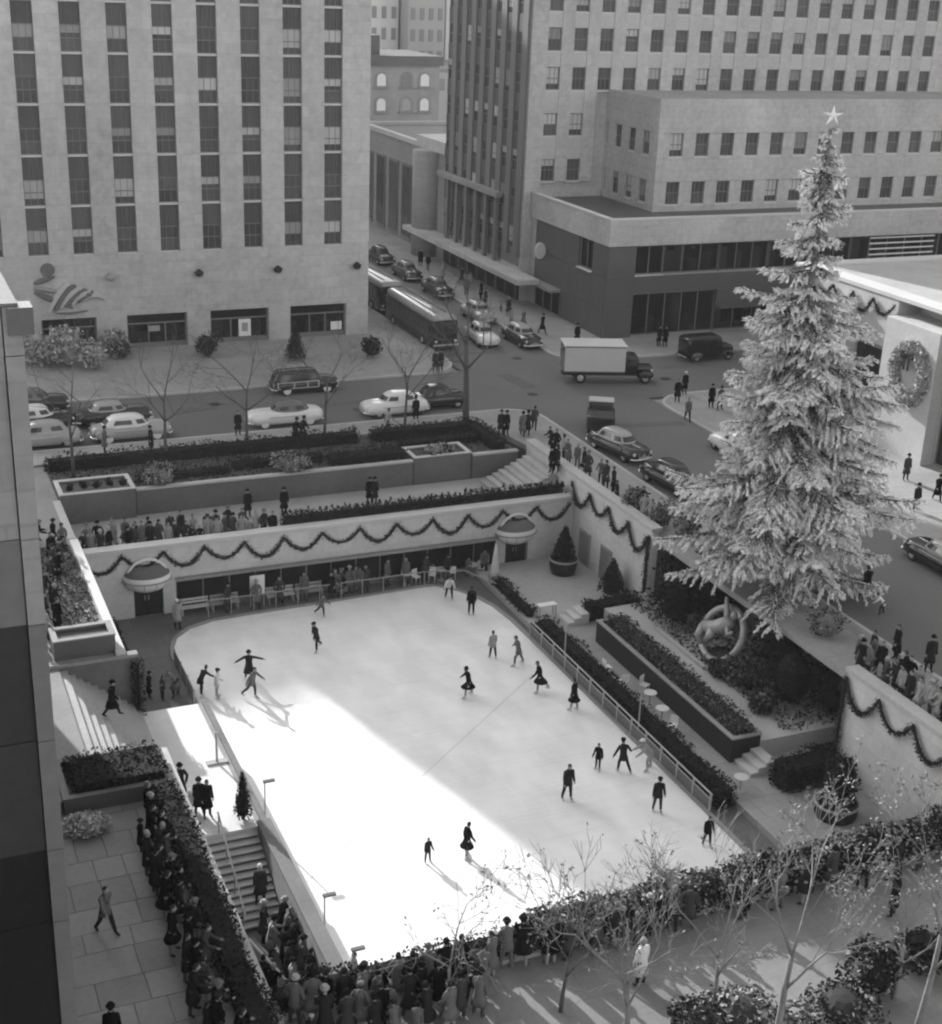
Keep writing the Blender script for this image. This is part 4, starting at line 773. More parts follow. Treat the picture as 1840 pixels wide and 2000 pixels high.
def wheel(t, x, y, r=0.36, white=False):
    s = 1 if y > 0 else -1; k = MB(); k.rings([[(x+r*q*math.cos(a), y+s*d, r+r*q*math.sin(a)) for a in [2*math.pi*i/16 for i in range(16)]] for q, d in ((0.85, -0.1), (1.0, -0.08), (1.0, 0.06), (0.86, 0.1))]); w = k.loc('wheel', M_TYRE, t)
    k = MB(); k.rings([[(x+r*q*math.cos(a), y+s*d, r+r*q*math.sin(a)) for a in [2*math.pi*i/14 for i in range(14)]] for q, d in ((0.8 if white else 0.55, 0.095), (0.8 if white else 0.5, 0.112), (0.3, 0.13), (0.1, 0.135))]); k.loc('rim', M_WHITE if white else M_HUB, w)
def windows(t, lower, upper, spans, N=32):
    # glass panels set just outside the loft faces between two plan rings
    for nm, ks in spans:
        k = MB(); pts = []
        for i in ks:
            i %= N; j = (i+1) % N
            for a in (i, j): pass
            p = [Vector(lower[i]), Vector(lower[j]), Vector(upper[j]), Vector(upper[i])]; nrm = (p[1]-p[0]).cross(p[3]-p[0]).normalized()
            if nrm.dot(Vector((p[0].x-CX_[0], p[0].y, 0))) < 0: nrm = -nrm
            q = [v+nrm*0.014 for v in p]; c = [p[0].lerp(p[3], 0.08), p[1].lerp(p[2], 0.08)]
            k.add([q[0].lerp(q[3], 0.1), q[1].lerp(q[2], 0.1), q[2].lerp(q[1], 0.08), q[3].lerp(q[0], 0.08)], [(0, 1, 2, 3)])
        k.loc(nm, M_CGLASS, t)
CX_ = [0.0]
def car(label, loc, head, body='dark', roof=None, kind='sedan', L=5.0, wheelw=False, cat='car', group='motor cars of the period', name='parked_car'):
    # head: heading in degrees, 0 = front towards +X
    t = thing(name, label, cat, tuple(loc), group, rad(head)); sL = L/5.04; P = paint(body); PR_ = paint(roof or body); N = 32
    k = MB()
    Z = [0.24, 0.36, 0.6, 0.82, 0.95, 1.03, 1.06]; A = [2.38, 2.46, 2.52, 2.5, 2.4, 2.18, 1.9]; B = [0.8, 0.87, 0.9, 0.88, 0.82, 0.7, 0.5]
    k.rings([[sup(a*sL, b, 4.2, i, N, 0, z) for i in range(N)] for z, a, b in zip(Z, A, B)])
    for x in (1.52*sL, -1.5*sL):
        for s in (-1, 1): k.ell((x+(0.08 if x > 0 else -0.1), s*0.76, 0.6), (0.78, 0.2, 0.36), 14, 8)
    k.loc('body', P, t, True)
    g = MB()
    if kind == 'wagon': cx = -0.62; Zg = [1.0, 1.12, 1.5, 1.66, 1.72]; Ag = [1.78, 1.74, 1.55, 1.42, 1.1]; Bg = [0.8, 0.78, 0.68, 0.58, 0.35]; n_ = 5
    elif kind == 'coupe': cx = -0.35; Zg = [1.0, 1.1, 1.38, 1.5, 1.54]; Ag = [1.3, 1.22, 0.92, 0.72, 0.4]; Bg = [0.76, 0.74, 0.6, 0.48, 0.25]; n_ = 3
    else: cx = -0.3; Zg = [0.98, 1.12, 1.45, 1.6, 1.66]; Ag = [1.55, 1.44, 1.12, 0.86, 0.45]; Bg = [0.79, 0.77, 0.64, 0.52, 0.28]; n_ = 3.1
    cx *= sL; G = [[sup(a*sL, b, n_, i, N, cx, z) for i in range(N)] for z, a, b in zip(Zg, Ag, Bg)]; g.rings(G, 0, False, True); g.loc('roof', PR_, t, True)
    CX_[0] = cx
    spans = [('windscreen', range(-3, 3)), ('rear_window', range(14, 18))]
    for a in (0, 1):
        sgn = lambda i: i if a == 0 else 31-i
        spans += [('side_window', [sgn(i) for i in (4, 5, 6)]), ('side_window', [sgn(i) for i in (8, 9, 10)])]+([('side_window', [sgn(i) for i in (11, 12, 13)])] if kind == 'wagon' else [])
    windows(t, G[1], G[2], spans)
    for x in (1.52*sL, -1.5*sL):
        for s in (-1, 1): wheel(t, x, s*0.8, 0.35, wheelw)
    for x, nm in ((2.56*sL, 'front_bumper'), (-2.56*sL, 'rear_bumper')):
        q = MB(); sg = 1 if x > 0 else -1
        q.tube([(x-sg*0.32, -0.86, 0.42), (x-sg*0.06, -0.72, 0.42), (x, -0.3, 0.42), (x, 0.3, 0.42), (x-sg*0.06, 0.72, 0.42), (x-sg*0.32, 0.86, 0.42)], 0.075, 6); q.loc(nm, M_CHROME, t, True)
    for s in (-1, 1):
        q = MB(); q.ell((2.36*sL, s*0.66, 0.72), (0.09, 0.12, 0.12), 8, 6); q.loc('headlight', M_LAMP, t, True); q = MB(); q.ell((-2.45*sL, s*0.68, 0.7), (0.06, 0.08, 0.09), 6, 5); q.loc('tail_light', M_GREYP, t, True)
    q = MB()
    for i in range(4): q.tube([(2.5*sL-0.02*i, -0.42, 0.52+0.1*i), (2.53*sL-0.02*i, 0, 0.52+0.1*i), (2.5*sL-0.02*i, 0.42, 0.52+0.1*i)], 0.025, 4)
    q.loc('grille', M_CHROME, t)
    q = MB(); q.tube([(1.0*sL, 0, 1.075), (2.0*sL, 0, 1.05), (2.36*sL, 0, 0.95)], [0.02, 0.03, 0.02], 5); q.loc('bonnet_ornament', M_CHROME, t)
    for s in (-1, 1): q = MB(); q.box(-1.2*sL, 1.3*sL, s*0.895-0.012, s*0.895+0.012, 0.74, 0.78); q.loc('chrome_strip', M_CHROME, t)
    if kind == 'wagon':
        for s in (-1, 1):
            for x0, x1, z0, z1 in ((-2.2, 0.9, 0.93, 0.99), (-2.2, 0.9, 0.5, 0.55), (-1.0, -0.93, 0.55, 0.93), (0.0, 0.07, 0.55, 0.93), (0.83, 0.9, 0.55, 0.93), (-2.2, -2.13, 0.55, 0.93)):
                q = MB(); q.box(x0, x1, s*0.9-0.02, s*0.9+0.02, z0, z1); q.loc('wood_rail', M_SILL, t)
        q = MB()
        for s in (-0.45, 0.45): q.tube([(-2.0, s, 1.78), (0.6, s, 1.78)], 0.02, 4)
        for x in (-1.6, -0.6, 0.3): q.tube([(x, -0.45, 1.78), (x, 0.45, 1.78)], 0.02, 4); q.box(x-0.02, x+0.02, -0.46, -0.42, 1.68, 1.78); q.box(x-0.02, x+0.02, 0.42, 0.46, 1.68, 1.78)
        q.loc('roof_rack', M_METAL, t)
    return t
def boxy(m, x0, x1, w, z0, z1, r=0.12, n=24, top=None):
    k = MB(); a, c = (x1-x0)/2, (x0+x1)/2
    k.rings([[sup(a*f, w*g, 10, i, n, c, z) for i in range(n)] for z, f, g in ((z0, 1, 1), (z1-r, 1, 1), (z1-r*0.3, 1-0.35*r/a, 1-0.35*r/w), (z1, 1-r/a, 1-r/w))]); return k
def truck(label, loc, head):
    t = thing('box_truck', label, 'truck', tuple(loc), None, rad(head))
    k = MB(); k.box(-3.3, 1.35, -1.12, 1.12, 0.95, 2.95); k.loc('cargo_box', paint('cream'), t); k = MB(); k.box(-3.36, 1.41, -1.18, 1.18, 2.955, 3.03); k.loc('box_roof', paint('white'), t)
    k = MB(); k.box(-3.34, -3.303, -1.0, 0, 1.0, 2.85); k.loc('rear_door', paint('grey'), t); k = MB(); k.box(-3.34, -3.303, 0.02, 1.0, 1.0, 2.85); k.loc('rear_door', paint('grey'), t)
    for s in (-1, 1): k = MB(); k.box(-3.3, 1.35, s*1.12-0.02, s*1.12+0.02, 0.95, 1.03); k.box(-3.3, 1.35, s*1.12-0.02, s*1.12+0.02, 2.86, 2.94); k.loc('side_rail', paint('grey'), t)
    k = boxy(0, 1.42, 2.45, 0.86, 0.7, 2.15, 0.2); k.loc('cab', paint('dark'), t, True)
    k = boxy(0, 2.3, 3.65, 0.5, 0.65, 1.35, 0.2); k.loc('bonnet', paint('dark'), t, True)
    k = MB(); k.box(2.46, 2.47, -0.7, 0.7, 1.45, 1.95); k.loc('windscreen', M_CGLASS, t)
    for s in (-1, 1):
        k = MB(); k.box(1.65, 2.3, s*0.865-0.006, s*0.865+0.006, 1.45, 1.95); k.loc('side_window', M_CGLASS, t); k = MB(); k.ell((3.1, s*0.72, 0.68), (0.62, 0.24, 0.32), 12, 7); k.loc('mudguard', paint('dark'), t, True)
        k = MB(); k.ell((3.55, s*0.55, 1.0), (0.09, 0.12, 0.12), 8, 6); k.loc('headlight', M_LAMP, t, True)
        wheel(t, 3.05, s*0.75, 0.42); wheel(t, -2.0, s*0.85, 0.45)
    k = MB(); k.box(-3.3, 2.4, -0.45, 0.45, 0.55, 0.7); k.box(-3.25, 1.3, -1.0, 1.0, 0.8, 0.945); k.loc('chassis', M_BLACK, t); k = MB(); k.tube([(3.75, -0.85, 0.5), (3.75, 0.85, 0.5)], 0.08, 6); k.loc('front_bumper', M_METAL, t); return t
def van(label, loc, head):
    t = thing('panel_van', label, 'van', tuple(loc), None, rad(head)); P = paint('black')
    boxy(0, -2.3, 1.0, 0.9, 0.45, 2.05, 0.3).loc('body', P, t, True); boxy(0, 0.9, 2.25, 0.6, 0.5, 1.2, 0.25).loc('bonnet', P, t, True)
    k = MB(); k.box(0.99, 1.02, -0.65, 0.65, 1.25, 1.75); k.loc('windscreen', M_CGLASS, t)
    for s in (-1, 1):
        k = MB(); k.box(0.2, 0.8, s*0.905-0.006, s*0.905+0.006, 1.25, 1.7); k.loc('side_window', M_CGLASS, t)
        for x in (1.6, -1.4):
            k = MB(); k.ell((x, s*0.78, 0.55), (0.6, 0.22, 0.3), 12, 7); k.loc('mudguard', paint('grey') if x < 0 else P, t, True); wheel(t, x, s*0.82, 0.37)
        k = MB(); k.ell((2.2, s*0.5, 0.85), (0.08, 0.11, 0.11), 8, 6); k.loc('headlight', M_LAMP, t, True)
    k = MB(); k.tube([(2.4, -0.8, 0.45), (2.4, 0.8, 0.45)], 0.06, 6); k.loc('front_bumper', M_CHROME, t); k = MB(); k.tube([(-2.38, -0.8, 0.45), (-2.38, 0.8, 0.45)], 0.06, 6); k.loc('rear_bumper', M_CHROME, t); return t
def bus(label, loc, head, L=10.0):
    t = thing('city_bus', label, 'bus', tuple(loc), 'city buses down the street', rad(head)); h = L/2
    boxy(0, -h, h, 1.22, 0.35, 2.55, 0.25, 32).loc('body', paint('dark'), t, True)
    k = MB(); R = boxy(0, -h+0.1, h-0.1, 1.17, 2.4, 2.9, 0.3, 32); R.loc('roof', paint('light grey'), t, True)
    for s in (-0.45, 0.45): k = MB(); k.box(-h+0.8, h-1.2, s-0.06, s+0.06, 2.9, 2.95); k.loc('roof_strip', paint('dark'), t)
    for s in (-1, 1):
        for i in range(9): k = MB(); x = -h+0.6+i*(L-1.2)/9; k.box(x+0.06, x+(L-1.2)/9-0.06, s*1.225-0.008, s*1.225+0.008, 1.45, 2.2); k.loc('side_window', M_CGLASS, t)
        wheel(t, h-2.2, s*1.12, 0.48); wheel(t, -h+2.4, s*1.12, 0.48)
        k = MB(); k.box(h-0.004, h+0.012, 0.06 if s > 0 else -1.0, 1.0 if s > 0 else -0.06, 1.35, 2.25); k.loc('windscreen', M_CGLASS, t); k = MB(); k.ell((h, s*0.85, 0.8), (0.06, 0.13, 0.13), 8, 6); k.loc('headlight', M_LAMP, t, True)
    k = MB(); k.box(h-0.02, h+0.06, -0.8, 0.8, 2.32, 2.52); k.loc('sign_box', M_BLACK, t); k = MB(); k.tube([(h+0.08, -1.1, 0.5), (h+0.08, 1.1, 0.5)], 0.09, 6); k.loc('front_bumper', M_METAL, t); return t
def lorry(label, loc, head):
    t = thing('small_lorry', label, 'truck', tuple(loc), None, rad(head)); P = paint('dark')
    boxy(0, -2.2, 0.3, 0.95, 0.6, 1.55, 0.1).loc('load_bed', P, t); boxy(0, 0.3, 1.3, 0.82, 0.6, 1.85, 0.18).loc('cab', P, t, True); k = MB(); k.box(0.28, 1.32, -0.86, 0.86, 1.86, 1.95); k.loc('roof', paint('cream'), t)
    boxy(0, 1.1, 2.2, 0.5, 0.55, 1.15, 0.18).loc('bonnet', P, t, True); k = MB(); k.box(1.31, 1.325, -0.65, 0.65, 1.2, 1.7); k.loc('windscreen', M_CGLASS, t)
    for s in (-1, 1):
        for x in (1.65, -1.4): k = MB(); k.ell((x, s*0.76, 0.55), (0.55, 0.2, 0.28), 12, 7); k.loc('mudguard', P, t, True); wheel(t, x, s*0.8, 0.38)
        k = MB(); k.box(0.5, 1.1, s*0.825-0.006, s*0.825+0.006, 1.2, 1.65); k.loc('side_window', M_CGLASS, t)
        k = MB(); k.ell((2.15, s*0.55, 0.85), (0.08, 0.11, 0.11), 8, 6); k.loc('headlight', M_LAMP, t, True)
    return t
# ---------------------------------------------------------------- garlands, trees
def swag_mesh(w, dip, seed):
    rng = np.random.default_rng(seed); k = MB(); n = 10; c = [(w*i/n, 0, -dip*(1-(2*i/n-1)**2)) for i in range(n+1)]; k.tube(c, 0.07, 5)
    f = rng.random(420); p = np.column_stack([w*f, np.zeros(420), -dip*(1-(2*f-1)**2)])+rng.normal(size=(420, 3))*0.085; p[:, 1] = -np.abs(p[:, 1])
    return leaf_mesh('swag', p, 0.15, L_GAR, seed, extra=k, aspect=0.35)
SWAG = {}
def garland(label, p, q, z, n, dip, out, drop=0.0, group='garlands on the plaza walls'):
    # n swags from p to q; 'out' is the side they hang on
    t = thing('garland', label, 'garland', (p[0], p[1], z), group); d = Vector((q[0]-p[0], q[1]-p[1], 0)); w = d.length/n; a = math.atan2(d.y, d.x)
    for s in (0, 1):
        if (round(w, 2), s) not in SWAG: SWAG[(round(w, 2), s)] = swag_mesh(w, dip, 5+s)
    for i in range(n): put(SWAG[(round(w, 2), i % 2)], 'swag', t, tuple(d*(i/n)), a, (1, 1, 0.78+0.4*((i*7+3) % 5)/5))
    if drop:
        rng = np.random.default_rng(3); pp = np.column_stack([np.zeros(500), np.zeros(500), -drop*rng.random(500)])+rng.normal(size=(500, 3))*0.1; k = MB(); k.tube([(0, 0, 0), (0, 0, -drop)], 0.09, 5)
        put(leaf_mesh('hanging_end', pp, 0.15, L_GAR, 4, extra=k, aspect=0.35), 'hanging_end', t, tuple(d) if drop and label.find('far length') >= 0 else (0, 0, 0))
    return t
garland('dark evergreen garland looped along the long far wall under its coping', (38.2, FW-0.1), (8.9, FW-0.1), 3.72, 13, 0.95, -1)
garland('evergreen garland looped down the right-hand wall, far length', (38.37, 71.2), (38.37, 61.9), 5.0, 4, 1.15, -1, drop=3.4)
garland('evergreen garland looped down the right-hand wall, length nearest the camera', (38.37, 44.3), (38.37, 32.9), 5.1, 5, 1.2, -1, drop=4.3)
garland('garland looped along the bright stone front right of the big tree', (62.45, 83.8), (62.45, 72.8), 14.2, 5, 1.0, -1)
def wreath(label, c, R, r):
    rng = np.random.default_rng(8); n = 2600; a = rng.random(n)*6.283; b = rng.random(n)*6.283; q = r*(0.6+0.5*rng.random(n))
    p = np.column_stack([-np.abs(q*np.sin(b))*1.0, (R+q*np.cos(b))*np.cos(a), (R+q*np.cos(b))*np.sin(a)*1.12]); k = MB()
    k.tube([(-0.1, R*math.cos(2*math.pi*i/20), R*1.12*math.sin(2*math.pi*i/20)) for i in range(21)], r*0.6, 6, 2)
    t = thing('wreath', label, 'wreath', c); put(leaf_mesh('greenery', p, 0.24, [L_PL, L_XP, L_PL], 8, extra=k), 'greenery', t)
    q = MB()
    for s in (-1, 1): q.rings([[(-0.55, s*0.05, R*0.8+0.1), (-0.55, s*0.55, R*0.8+0.35), (-0.55, s*0.6, R*0.8-0.15)], [(-0.48, s*0.05, R*0.8+0.05), (-0.42, s*0.55, R*0.8+0.3), (-0.42, s*0.6, R*0.8-0.1)]]); q.box(-0.5, -0.44, s*0.1 if s > 0 else -0.3, 0.3 if s > 0 else -0.1, R*0.8-0.9, R*0.8)
    q.loc('bow', M_BLACK, t); return t
wreath('huge frosted wreath with dark bow on the sunlit pier at the right edge', (61.69, 69.5, 10.5), 1.45, 0.5)
# --- the great tree
def sprays(base, dirs, length, width, rng):
    # thin flat sprays of needles growing along given directions
    n = len(base); d = dirs+rng.normal(size=(n, 3))*0.33; d /= np.linalg.norm(d, axis=1)[:, None]; e = rng.normal(size=(n, 3)); e -= d*(e*d).sum(1)[:, None]; e /= np.linalg.norm(e, axis=1)[:, None]
    l = (length*(0.6+0.8*rng.random(n)))[:, None]; w = width*(0.7+0.6*rng.random(n))[:, None]
    return np.stack([base-e*w*0.35, base+d*l*0.55-e*w*0.6, base+d*l, base+d*l*0.45+e*w*0.6], 1).reshape(-1, 3)
def bough(L, seed):
    rng = np.random.default_rng(seed); k = MB(); zf = lambda x: -0.42*x+0.24*x*x/L; dz = lambda x: -0.42+0.48*x/L
    n = 7; k.tube([(L*i/n, 0.05*math.sin(i*2.1+seed), zf(L*i/n)) for i in range(n+1)], [0.05*L/4+0.02-0.045*L/4*i/n for i in range(n+1)], 4, 2)
    P = []; D = []; mi = []
    def add(p, d, f):
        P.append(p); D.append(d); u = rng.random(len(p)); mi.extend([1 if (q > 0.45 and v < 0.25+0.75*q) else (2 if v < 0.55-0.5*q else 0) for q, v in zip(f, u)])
    x = 0.14*L
    while x < L:
        for s in (-1, 1):
            if rng.random() < 0.1: continue
            tl = min(1.5, 0.42*(L-x)+0.25)*(0.6+0.7*rng.random()); a = rad(35+25*rng.random()); m = max(8, int(tl/0.0125)); dr = 0.2+0.55*rng.random()
            f = np.arange(m)/m; q = np.column_stack([x+tl*f*math.cos(a), s*tl*f*math.sin(a), zf(x)-dr*tl*f**1.5]); d = np.column_stack([np.full(m, math.cos(a)), np.full(m, s*math.sin(a)), dz(x)-dr*1.5*f**0.5-0.1])
            add(q+rng.normal(size=(m, 3))*0.03, d, f*0.6+0.4*x/L)
        x += 0.24
    m = int(L*70); f = rng.random(m); fx = f*L; add(np.column_stack([fx, np.zeros(m), zf(fx)])+rng.normal(size=(m, 3))*0.04, np.column_stack([np.ones(m), rng.normal(size=m)*0.5, dz(fx)]), f)
    v = sprays(np.concatenate(P), np.concatenate(D), 0.185, 0.044, rng); nq = len(v)//4
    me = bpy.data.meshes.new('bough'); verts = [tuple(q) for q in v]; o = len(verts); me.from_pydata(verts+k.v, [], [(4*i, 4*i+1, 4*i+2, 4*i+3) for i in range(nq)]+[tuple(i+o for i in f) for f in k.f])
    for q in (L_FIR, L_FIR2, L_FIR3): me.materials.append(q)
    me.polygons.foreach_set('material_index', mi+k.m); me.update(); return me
BL = [0.7, 1.3, 2.1, 3.1, 4.3, 5.6]; BM = {(L, s): bough(L, int(L*10)+s) for L in BL for s in (0, 1, 2)}
TX, TY, TH = 41.2, 54.0, 23.4
t = thing('christmas_tree', 'towering frosted christmas tree with a star on top, rising behind the statue', 'tree', (TX, TY, 4.75))
q = MB(); q.tube([(0, 0, -0.1), (0.05, 0, 8), (0, 0.05, 16), (0, 0, TH-0.5)], [0.42, 0.3, 0.17, 0.05], 9); q.loc('trunk', M_BARKL, t)
prof = [(22.9, 0.35), (21.3, 0.75), (19.7, 1.1), (18, 1.6), (16.2, 2.2), (14.9, 3.1), (13.1, 3.7), (11.3, 4.4), (9.5, 4.9), (7.5, 5.2), (6.4, 5.8), (5.1, 6.0), (3.8, 5.6), (2.4, 5.0), (0.6, 4.4)]
rfun = lambda h: float(np.interp(h, [p[0] for p in prof[::-1]], [p[1] for p in prof[::-1]]))
r = random.Random(21); h = 1.7; w = 0; nb = 0
while h < 22.9:
    R = rfun(h); cnt = 8 if R > 3.2 else 6 if h < 16 else 5
    for i in range(cnt):
        if r.random() < 0.12: continue
        a = w*0.9+6.283*i/cnt+r.uniform(-0.3, 0.3); L = R*r.uniform(0.58, 1.16)*(1+(0.02 if math.cos(a+YAW) > 0 else 0.24)*math.cos(a+YAW)*max(0.0, min(1.0, (h-6.2)/1.5, (15.5-h)/2)))
        key = min(BL, key=lambda q: abs(q-L)); s = L/key
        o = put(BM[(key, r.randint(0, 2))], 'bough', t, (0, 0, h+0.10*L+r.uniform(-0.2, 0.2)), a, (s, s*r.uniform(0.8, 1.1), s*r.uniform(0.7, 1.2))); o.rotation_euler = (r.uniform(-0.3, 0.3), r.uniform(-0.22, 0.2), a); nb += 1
    h += (0.62 if h < 14 else 0.74 if h < 19 else 0.5)*r.uniform(0.8, 1.3); w += 1
k = MB(); pts = []
for i in range(10): a = math.pi/2+math.pi*i/5; q_ = 0.5 if i % 2 == 0 else 0.16; pts.append((q_*math.cos(a), q_*math.sin(a)))
c, s = math.cos(-YAW), math.sin(-YAW)
k.add([(x*c, x*s, TH+0.15+y) for x, y in pts]+[(0.13*s, -0.13*c, TH+0.15), (-0.13*s, 0.13*c, TH+0.15)], [(i, (i+1) % 10, 10) for i in range(10)]+[((i+1) % 10, i, 11) for i in range(10)]); k.loc('star', M_WHITE, t)
# --- leafless trees
def bare_tree(label, loc, h, seed, bark=None, leaves=0, lmat=None, group=None, spread=0.42, levels=4, trunk=0.34, name='bare_tree', r0=0.1, lsize=0.12):
    r = random.Random(seed); t = thing(name, label, 'tree', loc, group); tk = MB(); cr = MB(); tips = []
    def grow(p, d, L, rd, lev):
        n = 3; pts = [p]; rs = [rd]; q = p; dd = d
        for i in range(n):
            wv = 0.05 if lev == 0 else 0.14; dd = (dd+Vector((r.uniform(-wv, wv), r.uniform(-wv, wv), r.uniform(0.0, 0.1)))).normalized(); q = q+dd*L/n; pts.append(q); rs.append(rd*(1-0.45*(i+1)/n))
        (tk if lev <= 1 else cr).tube(pts, rs, 6 if lev == 0 else 4 if lev < 3 else 3)
        if lev >= levels: tips.append(pts[-1]); tips.append(pts[-2]); return
        kids = r.randint(3, 4) if lev == 0 else r.randint(2, 4)
        for i in range(kids):
            b = pts[r.randint(1, n)] if lev else pts[-1 if i < 2 else -2]; a = r.uniform(0, 6.283) if lev else 6.283*i/kids+r.uniform(-0.4, 0.4); sp = spread*r.uniform(0.8, 1.6)
            u = dd.orthogonal().normalized(); v = dd.cross(u); nd = (dd*math.cos(sp)+(u*math.cos(a)+v*math.sin(a))*math.sin(sp)).normalized()
            grow(b, nd, L*r.uniform(0.55, 0.8) if lev else h*0.36*r.uniform(0.8, 1.1), max(0.009, rs[-1]*0.72), lev+1)
    grow(Vector((0, 0, 0)), Vector((0.02, 0, 1)), h*trunk, r0, 0)
    bm = bark or M_BARK; tk.loc('trunk', bm, t, True); c = cr.loc('branches', bm, t)
    if leaves:
        rng = np.random.default_rng(seed); T_ = np.array([tuple(q) for q in tips]); p = T_[rng.integers(0, len(T_), leaves)]+rng.normal(size=(leaves, 3))*0.045
        put(leaf_mesh('leaves', p, lsize, lmat or L_LT, seed), 'leaves', c)
    return t
for i, (px, py, lab) in enumerate(((145, 935, 'slender bare street tree nearest the left edge, before the row of cars'), (325, 900, 'slender bare street tree in front of the white taxi'), (475, 870, 'slender bare tree at the tail of the dark-roofed white car'), (632, 862, 'slender bare tree by the nose of the dark-roofed white car'), (782, 842, 'slender bare tree in front of the second white taxi'))):
    p = at(px, py, 4.72); bare_tree(lab, (p.x, min(p.y, 83.4), 4.72), 8.8, 31+i, r0=0.12, group='young bare trees along the cross street', levels=4, trunk=0.44, spread=0.6)
p = at(915, 826, SW); bare_tree('stouter leafless tree with wrapped trunk at the street corner', (p.x, 84.6, SW), 8.2, 79, r0=0.26, levels=4, trunk=0.66, spread=0.6)
# --- hedges and shrubs
DK = [L_DK, L_DK, L_MD]; MDL = [L_MD, L_DK, L_LT]
hedge('dark spiky hedge standing behind the coping of the far garlanded wall', 20.3, 38.2, 71.7, 72.3, 3.2, 4.6, DK, dens=75, seed=2, spiky=0.4)
hedge('long dark hedge bordering the cross street pavement, left of the gap', 8.9, 28.6, 82.5, 83.5, 4.72, 5.5, DK, seed=3)
hedge('dark hedge bordering the pavement, right of the gap', 29.5, 36.3, 82.3, 83.4, 4.72, 5.5, DK, seed=4)
hedge('dark hedge closing the right end of the garden bed by the street corner', 36.3, 37.3, 78.4, 83.4, 4.72, 5.45, DK, seed=5)
hedge('thick dark hedge block in the middle of the garden bed', 25.4, 30.4, 78.6, 80.0, 4.72, 5.35, DK, seed=6)
hedge('low dark hedge stepping back along the garden bed', 19.5, 25.3, 79.6, 80.6, 4.72, 5.25, DK, seed=7)
hedge('low dark hedge along the left part of the garden bed', 13.6, 19.3, 79.2, 80.0, 4.72, 5.2, DK, seed=8)
hedge('dark hedge behind the sunken square planter', 30.6, 36.2, 80.4, 81.3, 4.72, 5.3, DK, seed=9)
hedge('clipped hedge between the rink railing and the terrace walkway', 31.75, 32.65, 43.6, 62.0, -0.03, 1.0, DK, seed=10, dens=80)
hedge('clipped hedge on the long dark planter, right of the walkway', 34.6, 35.7, 46.6, 59.4, 1.0, 1.85, MDL, seed=11, dens=80)
hedge('short hedge running back from the far garden steps to the wall', 34.9, 38.3, 61.75, 62.7, 0.3, 1.35, DK, seed=12, dens=80)
hedge('dark hedge beside the near garden steps, in front of the topiary tub', 35.0, 38.2, 43.3, 44.5, 0.3, 1.6, DK, seed=13, dens=80)
hedge('narrow boxed hedge beside the far right corner of the ice', 31.85, 32.45, 63.4, 68.4, 0.3, 0.85, DK, seed=14, dens=80)
hedge('long dark hedge on the wall left of the stairs, with onlookers behind it', 7.75, 8.58, 28.0, 45.2, PR, 5.7, DK, seed=15, dens=110, size=0.13)
hedge('dark block of hedge in the stone planter at the foot of the promenade', 5.0, 8.4, 45.7, 47.9, 5.0, 5.75, DK, seed=16, dens=110, size=0.13)
hedge('glossy pale-leaved hedge along the near edge of the plaza', 17.3, 38.3, 32.3, 33.3, PR, 5.9, [L_DK, L_DK, L_MD, L_GY, L_PL], seed=17, dens=150, size=0.17)
hedge('dark hedge behind the onlookers at the bottom of the picture', 8.9, 17.3, 32.45, 33.2, PR, 5.5, DK, seed=18, dens=100, size=0.14)
def stuff_cover(name, x0, x1, y0, y1, z, n, size, mats, seed, hgt=0.12):
    rng = np.random.default_rng(seed); p = np.column_stack([x0+(x1-x0)*rng.random(n), y0+(y1-y0)*rng.random(n), z+hgt*rng.random(n)]); o = put(leaf_mesh(name, p, size, mats, seed), name); o['kind'] = 'stuff'; return o
stuff_cover('ground_cover', 6.6, 8.45, 59.1, 70.8, PR, 3800, 0.14, [L_LT, L_MD, L_PL], 1)
stuff_cover('ground_cover', 9.0, 36.0, 78.4, 82.4, 4.72, 5000, 0.15, [L_MD, L_DK, L_LT], 2)
stuff_cover('ground_cover', 37.3, 41.8, 46.6, 61.4, 1.15, 4200, 0.18, [L_DK, L_MD, L_LT], 3, 0.3)
def box_planter(label, x0, x1, y0, y1, z0, z1, m=None, mc=None, th=0.22):
    t = thing('stone_planter', label, 'planter', (x0, y0, z0)); q = MB(); q.box(x0, x1, y0, y0+th, z0, z1); q.box(x0, x1, y1-th, y1, z0, z1); q.box(x0, x0+th, y0+th, y1-th, z0, z1); q.box(x1-th, x1, y0+th, y1-th, z0, z1); q.obj('box', m or M_GRANITE, t)
    q = MB(); e = 0.04; q.box(x0-e, x1+e, y0-e, y0+th, z1, z1+0.07); q.box(x0-e, x1+e, y1-th, y1+e, z1, z1+0.07); q.box(x0-e, x0+th, y0+th, y1-th, z1, z1+0.07); q.box(x1-th, x1+e, y0+th, y1-th, z1, z1+0.07); q.obj('rim', mc or M_STONED, t)
    q = MB(); q.box(x0+th, x1-th, y0+th, y1-th, z0, z1-0.12); q.obj('soil', M_SOIL, t); return t
box_planter('dark planter box at the end of the raised bed above the sideways stairs', 5.9, 8.55, 57.5, 58.9, PR, 5.75, M_GRANITE)
box_planter('dark stone planter with hedge between the promenade and the landing', 4.6, 8.55, 45.4, 48.2, PR-0.06, 5.35, M_GRANITE, M_GRANITE)
box_planter('white-rimmed planter of dark round plants, left end of the garden', 8.95, 13.2, 77.7, 80.2, 3.2, 5.0, M_STONEK, M_SILL)
box_planter('square sunken planter with pale rim near the right end of the garden', 30.7, 34.6, 78.05, 80.2, 3.2, 4.95, M_STONEK, M_SILL)
box_planter('long dark planter wall beside the terrace walkway', 34.2, 35.75, 46.4, 59.6, 0.3, 1.5, M_BLACK, M_STONED, 0.2)
